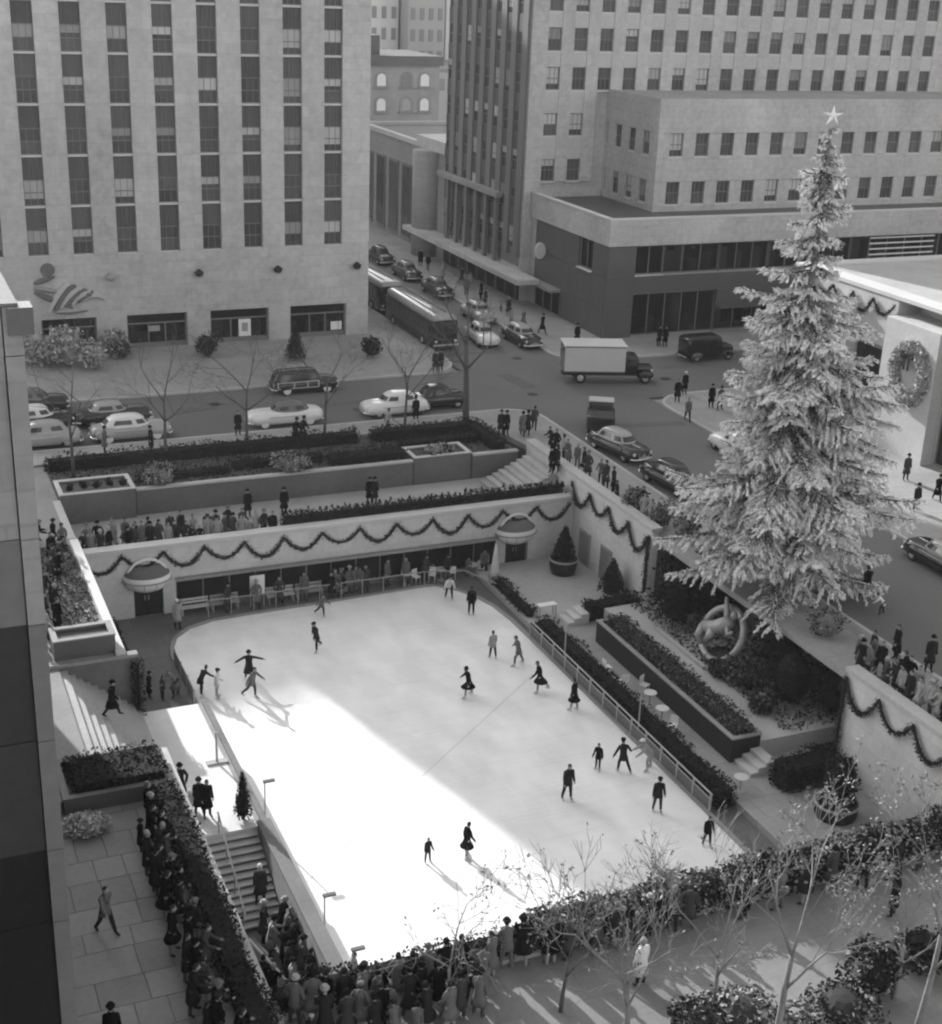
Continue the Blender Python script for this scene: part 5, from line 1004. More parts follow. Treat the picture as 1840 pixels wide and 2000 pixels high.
box_planter('dark low planter holding the conifers left of the near hedge', 2.7, 4.5, 45.4, 48.2, PR-0.06, 5.3, M_GRANITE, M_GRANITE)
for i, x in enumerate((9.6, 10.4, 11.1, 11.9, 12.6)): shrub('round dark plant in the white-rimmed planter, %s from its left end' % ORD[i], (x, 78.3+0.2*(i % 2), 5.0), 0.32, 0.5, DK, n=160, size=0.12, seed=40+i, group='round plants in the white-rimmed planter', name='round_plant', stem=False)
shrub('pale feathery plant spilling from the garden wall, left of the middle', (22.8, 78.6, 4.72), 1.5, 1.1, [L_LT, L_PL, L_MD], n=900, seed=51); shrub('twiggy pale shrub at the left of the garden wall', (14.8, 78.5, 4.72), 1.2, 1.3, [L_LT, L_PL, L_MD], n=700, seed=52)
shrub('pale plant filling the square sunken planter', (32.6, 79.1, 4.75), 1.2, 0.6, [L_LT, L_PL, L_DK], n=600, seed=53)
for i, (px, py, h, lab, kind) in enumerate(((405, 697, 2.0, 'dark bush before the pier between second and third shop', 0), (577, 703, 2.4, 'dark pointed conifer before the fourth shop window', 1), (727, 697, 1.8, 'round dark bush at the right corner of the left tower', 0), (240, 700, 1.7, 'mottled bush before the second shop window', 2))):
    p = at(px, py, SW); y = min(p.y, 108.2)
    if kind == 1: conifer(lab, (p.x, y, SW), 0.95, h+0.5, DK, n=700, size=0.2, seed=60+i)
    else: shrub(lab, (p.x, y, SW), 1.15, h, DK if kind == 0 else [L_MD, L_PL, L_LT], n=650, size=0.22, seed=60+i)
for i, (px, py, lab) in enumerate(((75, 712, 'pale leafy street shrub nearest the left edge'), (135, 716, 'pale leafy street shrub before the first shop window'), (185, 722, 'smaller pale street shrub right of the first shop window'), (225, 690, 'pale leafy street shrub leaning at the second shop window'))):
    p = at(px, py, SW); shrub(lab, (p.x, p.y if p.y < 108 else 108, SW), 2.1 if i < 2 else 1.4, 3.0 if i < 2 else 2.2, [L_PL, L_XP, L_LT, L_PL], n=1100, size=0.3, seed=70+i, core=0.3, group='pale shrubs before the left tower', name='leafy_shrub')
# recess plants round the statue
for i, (x, y, r_, h, m, lab) in enumerate(((39.6, 60.3, 1.5, 3.6, DK, 'tall dark evergreen shrub against the far end of the recess'), (38.6, 58.6, 1.5, 2.8, DK, 'dark shrub at the front left of the recess'), (40.6, 58.6, 1.3, 3.2, DK, 'dark shrub behind the left of the statue'), (40.2, 51.4, 1.9, 3.6, DK, 'big dark shrub below the lowest boughs, right of the statue'), (39.2, 49.0, 1.7, 3.0, DK, 'dark spreading shrub right of the statue basin'), (40.6, 47.6, 1.5, 2.6, DK, 'dark shrub by the near wall of the recess'), (38.0, 51.2, 1.2, 1.5, MDL, 'low mottled shrub in front of the dark ones'), (37.6, 48.9, 0.9, 0.9, [L_MD, L_LT, L_DK], 'low pale-flecked shrub by the upper terrace edge'), (37.4, 52.6, 0.7, 0.8, MDL, 'small bush on the near side of the statue basin'))):
    shrub(lab, (x, y, 1.15), r_, h, m, n=900, size=0.24, seed=80+i)
for i, (x, y, lab) in enumerate(((39.7, 65.6, 'pale shrub behind the coping near the end of the far right wall'), (39.9, 63.2, 'pale shrub at the very end of the far right wall'), (40.0, 60.8, 'pale shrub behind the recess, nearest the far wall'), (39.9, 58.2, 'pale shrub under the left boughs of the great tree'), (40.2, 48.3, 'shrub on the pavement edge right of the great tree'))): shrub(lab, (x, y, SW), 1.0, 1.5, [L_LT, L_GY, L_MD], n=800, size=0.2, seed=130+i)
def tub_plant(label, x, y, z, rt, ht, r_, h, seed, topiary=False):
    t = thing('potted_conifer', label, 'potted tree', (x, y, z)); q = MB(); q.lathe((0, 0, 0), [(rt*0.85, 0), (rt, ht*0.5), (rt*0.97, ht), (rt*0.85, ht), (rt*0.8, ht-0.1)], 16); q.loc('tub', M_BLACK, t, True)
    q = MB(); q.lathe((0, 0, 0), [(rt*1.02, ht-0.12), (rt*1.05, ht-0.03), (rt*0.98, ht-0.01)], 16, cap=False); q.loc('tub_rim', M_GREYP, t, True)
    if topiary:
        rng = np.random.default_rng(seed); k = MB(); k.ell((0, 0, ht+h*0.4), (r_*0.85, r_*0.85, h*0.5), 10, 6)
        put(leaf_mesh('foliage', blob_cloud(rng, 1500, [(0, 0, ht+h*0.35, r_, h*0.38/r_), (0, 0, ht+h*0.75, r_*0.75, h*0.3/r_)]), 0.15, DK, seed, extra=k), 'foliage', t)
    else: conifer('', (0, 0, 0), r_, h, DK, n=1300, size=0.17, seed=seed, z0=ht*0.85, parent=t, parts_only=True)
    return t
tub_plant('dark conifer in a big round tub in the far right corner of the plaza', 36.7, 68.5, 0.3, 0.85, 0.95, 0.8, 2.3, 91); tub_plant('smaller dark potted conifer against the right-hand wall', 37.7, 64.3, 0.3, 0.5, 0.4, 0.85, 2.2, 92); tub_plant('clipped topiary in a large round tub before the near garlanded wall', 36.2, 41.2, 0.0, 0.95, 1.0, 0.85, 2.3, 93, True)
tub_plant('dark conifer in a pot under the bright coping, left end of the plaza', 9.6, 64.5, -0.03, 0.45, 0.55, 0.75, 2.9, 94); 
for i in range(3): conifer('dark dwarf conifer in the low planter by the building, %s from the left' % ORD[i], (3.1+0.5*i, 46.6, 5.15), 0.28, 0.9, DK, n=180, size=0.1, seed=95+i, group='dwarf conifers in the low planter')
shrub('heap of pale cut greenery lying before the dark planter', (5.35, 44.2, PR), 0.95, 0.55, [L_PL, L_XP, L_PL], n=1100, size=0.17, seed=99, name='pale_shrub', stem=False, core=0.6)
hedge('column of dark climber at the corner of the flank wall', 9.15, 9.55, 56.7, 57.1, 1.9, 4.6, DK, seed=100, dens=110, size=0.13, name='climbing_plant', cat='climber')
conifer('slim dark conifer standing on the landing by the parapet', (11.6, 47.2, ZL), 0.42, 2.4, DK, n=700, size=0.13, seed=101)
# foreground trees and bushes, bottom right
FG = 'sparse young trees in the foreground'
def gp(px, py, z=PR): p = at(px, py, z); return (p.x, p.y, z)
bare_tree('pale-barked young tree rising at the bottom right centre, nearly leafless', gp(1512, 2060), 7.4, 211, M_BARKL, 900, L_GY, FG, r0=0.13, levels=5, spread=0.5, trunk=0.46)
bare_tree('forked young tree at the bottom with a few leaves left', gp(1222, 2050), 6.6, 212, M_BARKL, 260, L_GY, FG, r0=0.12, levels=5, spread=0.52)
bare_tree('pale young tree standing at the right edge of the foreground', gp(1786, 2030), 7.6, 217, M_BARKL, 800, L_GY, FG, r0=0.12, levels=5, spread=0.45, trunk=0.5)
bare_tree('small tree with clinging dark leaves above the bottom crowd', gp(872, 1985), 5.4, 214, M_BARKL, 90, L_LT, FG, r0=0.08, levels=4, spread=0.55, lsize=0.13)
bare_tree('thin leafless tree overlapping the near right part of the ice', gp(1395, 1985), 6.3, 215, M_BARKL, 120, L_LT, FG, r0=0.09, levels=5, spread=0.42)
bare_tree('crooked bare sapling reaching over the near edge of the ice', gp(1095, 1975), 5.6, 219, M_BARK, 20, L_LT, FG, r0=0.08, levels=4, spread=0.45)
bare_tree('leafy young tree beside the near right wall', gp(1745, 1950), 5.6, 216, M_BARKL, 420, L_GY, FG, r0=0.09, levels=4, spread=0.5)
for i, (px, py, r_, h, m, lab) in enumerate(((1440, 2010, 1.3, 1.2, [L_MD, L_LT, L_PL], 'pale-leaved bush cut by the bottom edge'), (1360, 2020, 1.1, 1.0, [L_MD, L_LT, L_DK], 'bush at the bottom edge left of the sunny patch'), (1700, 1940, 1.0, 1.5, DK, 'rounded dark bush in the right foreground'), (1640, 1990, 1.3, 1.1, [L_MD, L_LT, L_DK], 'mottled bush below the rounded dark one'), (1800, 1880, 1.2, 1.2, DK, 'dark bush at the right edge of the foreground'), (1560, 2015, 1.0, 0.9, [L_LT, L_PL, L_MD], 'pale bush right of the sunny patch'))):
    shrub(lab, gp(px, py), r_, h, m, n=1500, size=0.17, seed=110+i)
# ---------------------------------------------------------------- fences, furniture
t = thing('railing', 'pale metal railing with dark panels along the right side of the ice', 'railing', (31.35, 43.6, 0))
n = 13
for i in range(n+1):
    y = 43.6+18.2*i/n; q = MB(); q.box(31.32, 31.40, y-0.04, y+0.04, -0.03, 0.92); q.obj('post', M_METAL, t)
    if i < n: q = MB(); q.box(31.345, 31.375, y+0.05, y+18.2/n-0.05, 0.12, 0.62); q.obj('panel', M_GRANITE, t)
q = MB(); q.tube([(31.36, 43.5, 0.95), (31.36, 61.9, 0.95)], 0.04, 6); q.obj('top_rail', M_METAL, t); q = MB(); q.tube([(31.36, 43.5, 0.68), (31.36, 61.9, 0.68)], 0.025, 5); q.obj('lower_rail', M_METAL, t)
for y, lab in ((58.0, 'far'), (50.2, 'near')): q = MB(); q.tube([(31.5, y, -0.03), (31.5, y, 2.6)], 0.04, 6); tag(q.obj('lamp_pole', M_METAL, None, False, (31.5, y, 0)), 'thin plain pole rising from the hedge by the railing, %s one' % lab, 'pole', 'thin poles by the railing')
t = thing('railing', 'dark low railing panel at the left edge of the ice by the waiting children', 'railing', (12.55, 60.2, 0))
for i in range(4): q = MB(); y = 60.2+1.5*i; q.box(12.5, 12.58, y-0.04, y+0.04, -0.03, 0.95); q.obj('post', M_METAL, t)
for i in range(3): q = MB(); y = 60.2+1.5*i; q.box(12.52, 12.56, y+0.05, y+1.45, 0.1, 0.85); q.obj('panel', M_GRANITE, t)
t = thing('railing', 'thin rail fence in front of the restaurant windows at the far end', 'railing', (14, 69.75, 0))
for i in range(11): q = MB(); x = 15.5+1.28*i; q.tube([(x, 69.85, -0.03), (x, 69.85, 0.9)], 0.03, 5); q.obj('post', M_METAL, t)
q = MB(); q.tube([(15.5, 69.85, 0.92), (28.3, 69.85, 0.92), (30.6, 69.3, 0.92), (31.6, 67.0, 0.92)], 0.03, 5); q.obj('top_rail', M_METAL, t)
def floodlight(label, x, y):
    t = thing('floodlight', label, 'lamp', (x, y, 0), 'floodlight poles on the left side of the ice'); q = MB(); q.tube([(0, 0, 0), (0, 0, 2.45)], 0.03, 6); q.loc('pole', M_METAL, t)
    q = MB(); q.box(-0.06, 0.42, -0.08, 0.08, 2.42, 2.5); q.loc('lamp_head', M_STONEK, t)
floodlight('floodlight on a thin pole by the ice beside the top of the stairs', 12.9, 48.7); floodlight('floodlight on a thin pole by the ice above the bottom crowd', 12.9, 40.6); floodlight('floodlight pole nearly hidden by the onlookers at the near corner', 12.9, 37.4); floodlight('floodlight pole at the near left corner of the ice', 13.6, 35.4)
p = at(424, 1490, ZL); t = thing('sign_post', 'pale slim post on a flat base on the sunlit landing', 'post', (p.x, p.y, ZL)); q = MB(); q.tube([(0, 0, 0), (0, 0, 1.5)], 0.05, 6); q.loc('post', M_METAL, t); q = MB(); q.box(-0.45, 0.45, -0.16, 0.16, 0, 0.08); q.loc('base', M_METAL, t)
t = thing('notice_board', 'white notice board on legs before the restaurant windows', 'notice board', (18.4, 70.3, -0.03)); q = MB(); q.box(-0.42, 0.42, -0.03, 0.03, 0.75, 1.9); q.loc('board', M_WHITE, t)
for s in (-1, 1): q = MB(); q.box(s*0.38-0.03, s*0.38+0.03, 0.031, 0.08, 0, 1.8); q.loc('leg', M_METAL, t)
t = thing('folded_parasol', 'tall pale folded parasol at the far right corner of the ice', 'parasol', (32.1, 68.3, 0.3)); q = MB(); q.lathe((0, 0, 0), [(0.34, 0.25), (0.26, 0.9), (0.15, 1.7), (0.05, 2.5)], 10); q.loc('canopy', M_SILL, t, True); q = MB(); q.tube([(0, 0, 0), (0, 0, 2.65)], 0.035, 6); q.loc('pole', M_METAL, t)
def bench(label, x, y, z, rot, m, group):
    t = thing('garden_bench', label, 'bench', (x, y, z), group, rad(rot))
    for i in range(3): q = MB(); q.box(-0.8, 0.8, -0.2+0.15*i, -0.08+0.15*i, 0.42, 0.46); q.loc('seat_slat', m, t)
    for i in range(2): q = MB(); q.box(-0.8, 0.8, 0.26, 0.30, 0.55+0.18*i, 0.67+0.18*i); q.loc('back_slat', m, t)
    for s in (-1, 1): q = MB(); q.box(s*0.7-0.03, s*0.7+0.03, -0.2, 0.24, 0.36, 0.42); q.box(s*0.7-0.03, s*0.7+0.03, -0.2, -0.14, 0, 0.36); q.box(s*0.7-0.03, s*0.7+0.03, 0.2, 0.255, 0, 0.88); q.loc('leg', M_METAL, t)
for i, (x, lab) in enumerate(((14.9, 'left of the notice board by the doorway'), (16.6, 'just left of the notice board'), (19.8, 'just right of the notice board'), (21.5, 'left of the standing group'))): bench('pale slatted bench under the restaurant windows, %s' % lab, x, 70.5, -0.03, 0, M_SILL if i % 2 == 0 else M_METAL, 'benches under the restaurant windows')
def table(label, x, y, z, cloth=True, group='cafe tables on the right terrace'):
    t = thing('cafe_table', label, 'table', (x, y, z), group); q = MB(); q.lathe((0, 0, 0.7), [(0.33, 0), (0.34, 0.03), (0.32, 0.05)], 14); q.loc('table_top', M_SILL, t); q = MB(); q.lathe((0, 0, 0), [(0.24, 0), (0.22, 0.03), (0.04, 0.06), (0.04, 0.7)], 8); q.loc('pedestal', M_METAL, t)
def chair(label, x, y, z, rot, group='cafe chairs on the right terrace'):
    t = thing('cafe_chair', label, 'chair', (x, y, z), group, rad(rot)); q = MB(); q.box(-0.2, 0.2, -0.2, 0.2, 0.43, 0.46); q.loc('seat', M_WHITE, t); q = MB(); q.box(-0.2, 0.2, 0.18, 0.21, 0.46, 0.88); q.loc('backrest', M_WHITE, t)
    for sx in (-1, 1):
        for sy in (-1, 1): q = MB(); q.tube([(sx*0.17, sy*0.17, 0), (sx*0.17, sy*0.17, 0.43)], 0.018, 4); q.loc('leg', M_WHITE, t)
for i, (px, py) in enumerate(((1258, 1352), (1268, 1378), (1218, 1345), (1276, 1412), (1312, 1432), (1445, 1545), (1180, 1318))):
    p = at(px, py, 0.3); w = ('beside the planter halfway along', 'next below the first', 'by the hedge opposite it', 'by the hedge, below the middle', 'in the middle of the walk', 'at the near end of the walkway', 'nearest the far steps')[i]
    if i in (1, 3, 5): table('white round cafe table on the terrace walkway, '+w, min(max(p.x, 33.15), 33.7), p.y, 0.3)
    else: chair('white cafe chair on the terrace walkway, '+w, min(max(p.x, 32.95), 33.9), p.y, 0.3, 30+70*i)
t = thing('display_table', 'long white-topped table beside the far garden steps', 'table', (32.9, 63.3, 0.3)); q = MB(); q.box(-0.4, 0.7, -0.22, 0.22, 0.7, 0.75); q.loc('table_top', M_WHITE, t)
for sx in (-0.34, 0.64):
    for sy in (-0.17, 0.17): q = MB(); q.box(sx-0.03, sx+0.03, sy-0.03, sy+0.03, 0, 0.7); q.loc('leg', M_METAL, t)
# statue: a plain abstract reclining form inside a tilted ring, on a stone basin
t = thing('gilded_statue', 'pale gilded sculpture of a big tilted ring with a reclining form, under the tree', 'statue', (38.75, 54.3, 0.75)); M_GILT = mat('gilt_bronze', 0.36, rough=0.5, metal=0.3, var=0.15, scale=2)
q = MB(); q.lathe((0, 0, 0), [(1.2, 0), (1.25, 0.3), (1.05, 0.5), (0.7, 0.55)], 18); q.loc('base', M_GRANITE, t)
ring = []
for i in range(33): a = 2*math.pi*i/32; v = Vector((0, 1.55*math.cos(a), 1.55*math.sin(a)*0.95)); ring.append(Vector((v.z*0.45-0.15, v.y, v.z*0.85+1.75)))
q = MB(); q.tube(ring, 0.2, 8); q.loc('ring', M_GILT, t, True)
q = MB(); q.tube([(-0.5, 1.2, 1.75), (-0.45, 0.5, 1.95), (-0.3, -0.1, 2.3), (-0.1, -0.55, 2.75)], [0.27, 0.365, 0.432, 0.324], 9); q.tube([(-0.5, 1.2, 1.75), (-0.75, 1.3, 1.2), (-0.7, 0.9, 0.8)], [0.27, 0.216, 0.135], 8); q.tube([(-0.45, 0.5, 1.95), (-0.85, 0.1, 1.75), (-0.8, 0.5, 1.25)], [0.27, 0.23, 0.135], 8); q.tube([(-0.2, -0.35, 2.6), (0.1, 0.2, 3.15), (0.3, 0.6, 3.5)], [0.189, 0.149, 0.108], 7); q.tube([(-0.2, -0.4, 2.55), (-0.5, -0.95, 2.2), (-0.45, -1.25, 2.5)], [0.176, 0.135, 0.095], 7); q.ell((-0.05, -0.68, 3.1), (0.2, 0.2, 0.25), 9, 6); q.loc('reclining_form', M_GILT, t, True)
q = MB(); q.box(37.0, 37.2, 53.4, 58.2, 0.9, 1.35); q.box(37.2, 40.6, 53.2, 53.4, 0.9, 1.35); tag(q.obj('basin_kerb', M_STONE2, None, False, (37.0, 53.4, 1.15)), 'pale stone kerb of the basin in front of the statue', 'kerb')
# stretched wire across the ice
a, c = at(1040, 1318, 0.02), at(600, 1722, 0.02); q = MB(); d = (c-a).normalized(); nrm = Vector((-d.y, d.x, 0))*0.022; q.add([a-nrm, a+nrm, c+nrm, c-nrm], [(0, 1, 2, 3)]); o = q.obj('ice_seam', mat('seam', 0.55)); struct(o); o.location.z -= 0.014
for i, (px, py) in enumerate(((587, 1633), (716, 1873), (484, 1445))): pass
# ---------------------------------------------------------------- vehicles
ps = lambda px, py, z=ST: (at(px, py, z).x, at(px, py, z).y, z)
car('light grey saloon cut off by the left building, parked at the pavement', (9.2, 87.7, ST), 180, 'light grey')
car('big white-topped taxi with white wings, left of the bare trees', (14.8, 87.7, ST), 0, 'light grey', 'white', wheelw=True, L=5.1)
car('long white car with dark roof, parked in mid row', (25.1, 87.9, ST), 180, 'white', 'grey', 'coupe', wheelw=True, L=5.2)
car('white rounded taxi with people beside it, right end of the parked row', (33.0, 87.9, ST), 180, 'white', 'white', L=4.7)
car('small dark car parked nose to tail beyond the right-hand white taxi', (36.6, 88.7, ST), 0, 'dark', L=3.9)
car('wood-panelled estate car driving along the far side of the cross street', (28.6, 95.0, ST), 0, 'dark', 'dark', 'wagon', wheelw=True, L=5.0)
car('two-tone black and white car in the second lane, at the left edge', (9.3, 91.3, ST), 0, 'black', 'white', L=5.0); car('long dark car with pale side in the second lane, left', (14.3, 91.2, ST), 0, 'dark', 'light grey', 'coupe', L=5.0)
car('dark car with light window band farthest back at the left edge', (9.6, 95.2, ST), 0, 'dark', 'grey', L=4.8)
bus('dark city bus with light roof, nearest the crossing', (42.95, 108.6, ST), -90, 11.5); bus('second dark city bus behind the first, partly hidden by the tower', (43.1, 121.4, ST), -90, 11.0)
car('dark shiny saloon parked far down the street kerb', (50.1, 122.5, ST), -90, 'dark', 'grey'); car('dark car at the kerb farthest down the street', (50.1, 138.5, ST), -90, 'dark'); car('dark car between the two farther parked ones', (50.0, 130.4, ST), -90, 'dark', 'grey')
car('cream taxi coming up the street toward the crossing', (47.0, 104.8, ST), -95, 'white', 'light grey', L=4.8); car('pale car following behind the cream taxi', (49.9, 112.3, ST), -90, 'light grey', 'light grey', L=4.8); car('dark saloon with light roof stopped at the crossing kerb', (50.1, 103.6, ST), -90, 'dark', 'light grey', L=5.2)
truck('pale box truck with dark cab crossing the junction', (51.4, 91.4, ST), -18); van('black panel van on the cross street before the granite shop base', (62.8, 95.0, ST), 0)
lorry('small dark lorry with pale cab roof waiting by the corner', (45.3, 80.6, ST), 62)
car('dark saloon with bright trim parked at the kerb, nearest the corner', (44.0, 75.6, ST), -80, 'dark', 'light grey', L=5.1); car('dark saloon with black roof parked next along the kerb', (44.1, 68.9, ST), -84, 'black', 'dark', L=5.1); car('dark car half hidden by the tree, last of the kerb row', (44.0, 63.0, ST), -88, 'dark', 'grey', L=5.0)
car('white car at the far kerb half hidden by the tree', (51.4, 73.0, ST), 88, 'white', 'white', L=4.9); car('light-roofed dark car driving out at the right edge', (51.6, 53.3, ST), 90, 'dark', 'light grey', L=5.2); car('pale car in the shade behind the lower boughs of the tree', (51.4, 64.5, ST), 90, 'light grey', 'white', L=5.0)
# ---------------------------------------------------------------- skaters
g = 'skaters on the ice'
def skater(px, py, face, lab, **k): person(lab, ps(px, py, 0.015), face, k.pop('pose', 'glide'), skates=True, group=g, **k)
skater(618, 1272, 250, 'skater in dark jacket gliding alone in the far left middle of the ice', wear='jacket', tone='charcoal', hat='cap', pose='glide')
skater(628, 1204, 160, 'small skater near the far kerb below the standing group', wear='jacket', tone='grey', size=0.8, legs='black')
skater(877, 1168, 200, 'crouching skater in white top and black skirt at the far kerb', wear='jacket', tone='white', legs='black', pose='bend', size=0.95)
skater(920, 1201, 20, 'man in black standing on skates near the far right corner', wear='jacket', tone='black', legs='black', pose='stand')
skater(962, 1285, 0, 'child in light grey top skating away, far right', wear='jacket', tone='light grey', legs='charcoal', size=0.9, pose='upright_skate')
skater(1012, 1300, 300, 'stooping skater in grey suit by the railing, far right', wear='jacket', tone='grey', legs='grey', pose='stride')
skater(915, 1362, 285, 'woman in flared black skirt leaning into a turn, middle of the ice', wear='skirt', tone='black', pose='stride', hat='scarf')
skater(1053, 1352, 300, 'woman in black skirt striding along by the railing', wear='skirt', tone='black', pose='glide')
skater(1120, 1387, 330, 'woman in short black coat close to the railing', wear='skirt', tone='black', pose='upright_skate')
skater(392, 1358, 60, 'bending skater in dark clothes at the left edge of the ice', wear='jacket', tone='charcoal', pose='bend', size=0.95)
skater(424, 1362, 100, 'skater in white top beside the bending one, left edge', wear='jacket', tone='white', legs='light grey', pose='stand2', size=0.9, hat='cap')
skater(487, 1330, 200, 'skater in long dark coat with both arms held out', wear='coat', tone='charcoal', pose='arms_out', hat='hat')
skater(493, 1363, 140, 'skater in grey pulling off in front of the one with arms out', wear='jacket', tone='grey', legs='dark grey', pose='glide')
skater(835, 1684, 170, 'small child on skates casting a long shadow in the sun', wear='jacket', tone='charcoal', legs='charcoal', size=0.68, pose='stand2')
skater(911, 1674, 80, 'girl in dark skirt at the edge of sun and shade', wear='skirt', tone='black', pose='upright_skate', size=0.95, legs='bare')
skater(1107, 1562, 180, 'stout man in dark suit standing squarely in the shade', wear='jacket', tone='charcoal', legs='charcoal', pose='upright_skate', size=1.05)
skater(1167, 1503, 230, 'child in dark clothes with arms spread near the right railing', wear='jacket', tone='black', legs='dark grey', size=0.8, pose='upright_skate')
skater(1215, 1510, 10, 'tall skater with legs wide apart near the right railing', wear='jacket', tone='charcoal', legs='charcoal', pose='stride', hat='cap')
skater(1268, 1502, 280, 'pale grey skater bent over holding the railing', wear='jacket', tone='light grey', legs='light grey', pose='bend', hat='cap', htone='white')
skater(1283, 1585, 200, 'man in grey suit with one arm out near the lower railing', wear='jacket', tone='charcoal', legs='dark grey', pose='upright_skate', hat='cap')
skater(1380, 1652, 190, 'small skater in black and white at the near right corner', wear='jacket', tone='black', legs='black', pose='upright_skate', size=0.85)
# ---------------------------------------------------------------- people on the landing, stairs and promenade
P1 = dict(group='people on the landing and stairs')
person('man in dark overcoat standing with his hands in his pockets on the sunny landing', ps(353, 1566, ZL), 180, 'pockets', 'coat', 'charcoal', 'hat', 'black', size=1.03, **P1)
person('man in dark coat, left one of the two walking together at the stair head', ps(390, 1592, ZL), 190, 'stand2', 'coat', 'charcoal', 'hat', 'charcoal', **P1); person('man in black coat, right one of the two at the stair head', ps(405, 1596, ZL), 170, 'stand', 'coat', 'black', None, **P1)
person('person in pale clothes by the hedge end next to the stair head', ps(372, 1612, ZL), 100, 'stand', 'coat', 'light grey', 'scarf', 'white', size=0.92, **P1)
person('woman in dark coat with a white scarf on the lower steps', (11.3, 43.6, 0.46), 190, 'stand2', 'coat', 'dark grey', 'scarf', 'white', **P1)
person('dark figure coming down the sideways stairs', (7.75, 54.2, 3.56), 110, 'walk', 'coat', 'black', 'hat', 'black', **P1); person('dark-coated figure at the foot of the sideways stairs', (8.2, 49.6, 3.1), 100, 'stand2', 'coat', 'black', None, **P1)
person('man in grey suit walking alone across the shaded flagstones', ps(208, 1822, PR+0.005), 150, 'walk', 'jacket', 'grey', None, legs='charcoal', size=1.06)
person('dark head and shoulders at the bottom edge of the flagstones', ps(222, 2060, PR+0.005), 10, 'stand', 'coat', 'black', 'hat', 'black')
person('boy in dark coat waiting at the left side of the ice', ps(292, 1365, -0.03), 90, 'stand', 'coat', 'black', 'cap', 'black', size=0.85, group='children waiting left of the ice'); person('child in dark clothes beside the boy, left of the ice', ps(318, 1368, -0.03), 70, 'stand2', 'jacket', 'dark grey', None, size=0.78, group='children waiting left of the ice'); person('adult in grey bending over the children, left of the ice', ps(345, 1360, -0.03), 270, 'bend', 'coat', 'grey', 'scarf', 'grey', group='children waiting left of the ice')
crowd(20, (7.15, 44.2), (7.15, 31.0), PR, 90, 'behind the stair hedge', 'planter', 'onlookers behind the hedge left of the stairs', 1, 0.5, tones=('black', 'black', 'charcoal', 'dark grey'))
crowd(8, (6.5, 43.2), (6.6, 31.5), PR, 85, 'second-deep behind stair hedge', 'planter', 'onlookers behind the hedge left of the stairs', 2, 0.5, tones=('black', 'black', 'charcoal'))
crowd(13, (11.65, 42.3), (11.75, 34.2), -0.03, 80, 'along parapet below stairs', 'steps', 'people on the lower landing', 3, 0.35)
crowd(9, (11.1, 42.2), (11.2, 35.0), -0.03, 75, 'second-deep along the parapet', 'steps', 'people on the lower landing', 31, 0.4)
crowd(11, (9.6, 39.8), (10.9, 34.0), -0.03, 60, 'in middle of lower landing', 'steps', 'people on the lower landing', 4, 1.2)
crowd(6, (12.9, 38.4), (14.3, 34.6), 0.0, 60, 'at near left ice corner', 'parapet', 'people at the near corner of the ice', 5, 0.5, tones=('light grey', 'grey', 'charcoal', 'light grey'))
crowd(15, (8.95, 31.9), (16.9, 32.05), PR, 5, 'against the bottom hedge', 'left', 'onlookers at the bottom hedge', 6, 0.35, tones=('charcoal', 'dark grey', 'black', 'grey'))
crowd(12, (9.2, 31.1), (15.3, 31.2), PR, 5, 'second-deep at bottom hedge', 'left', 'onlookers at the bottom hedge', 7, 0.45, tones=('charcoal', 'dark grey', 'black', 'grey'))
crowd(7, (11.0, 30.3), (14.8, 30.4), PR, 5, 'third-deep at bottom hedge', 'left', 'onlookers at the bottom hedge', 8, 0.5, tones=('charcoal', 'grey', 'dark grey'))
crowd(8, (17.2, 31.9), (23.0, 31.85), PR, 0, 'over the pale-leaved hedge', 'left', 'onlookers behind the pale-leaved hedge', 9, 0.3, tones=('black', 'charcoal', 'dark grey'))
crowd(10, (24.0, 31.7), (36.5, 31.7), PR, 0, 'along right half of hedge', 'left', 'onlookers behind the pale-leaved hedge', 10, 0.5, tones=('black', 'charcoal', 'dark grey', 'grey'))
person('dark figure standing alone among the foreground trees at the right', ps(1742, 1790, PR), 330, 'stand', 'coat', 'black', 'hat', 'black'); person('person in pale coat beside the foreground trees', ps(1250, 1925, PR), 350, 'stand', 'coat', 'white', 'scarf', 'light grey')
# ---------------------------------------------------------------- people round the plaza
crowd(24, (9.2, 72.35), (20.0, 72.25), 3.2, 180, 'at the far wall coping', 'left', 'onlookers above the far wall', 11, 0.35)
crowd(14, (9.4, 73.3), (18.5, 73.2), 3.2, 180, 'second-deep above far wall', 'left', 'onlookers above the far wall', 12, 0.6)
crowd(18, (5.9, 59.5), (7.9, 71.0), PR, 110, 'along the planted bed', 'near', 'onlookers round the planted bed', 13, 0.8); crowd(14, (5.0, 60.5), (6.9, 72.5), PR, 120, 'back from the planted bed', 'near', 'onlookers round the planted bed', 14, 0.6)
crowd(8, (22.4, 70.15), (24.9, 70.2), -0.03, 180, 'standing at far ice kerb', 'left', 'group at the far kerb', 15, 0.5, tones=('black', 'charcoal', 'grey', 'dark grey'), kids=0.0)
crowd(4, (16.0, 70.15), (21.8, 70.4), -0.03, 180, 'left before restaurant windows', 'left', 'people before the restaurant', 16, 0.6, tones=('grey', 'dark grey', 'charcoal')); crowd(6, (25.6, 70.4), (33.0, 70.4), -0.03, 180, 'right before restaurant windows', 'left', 'people before the restaurant', 17, 0.7, tones=('light grey', 'dark grey', 'grey', 'charcoal'))
person('attendant in light grey by the left doorway at the kerb', ps(347, 1228, -0.03), 180, 'stand', 'coat', 'light grey', 'cap', 'white')
crowd(16, (39.7, 77.4), (39.7, 62.8), SW, 270, 'behind far right wall', 'corner', 'onlookers behind the right-hand wall', 18, 0.7)
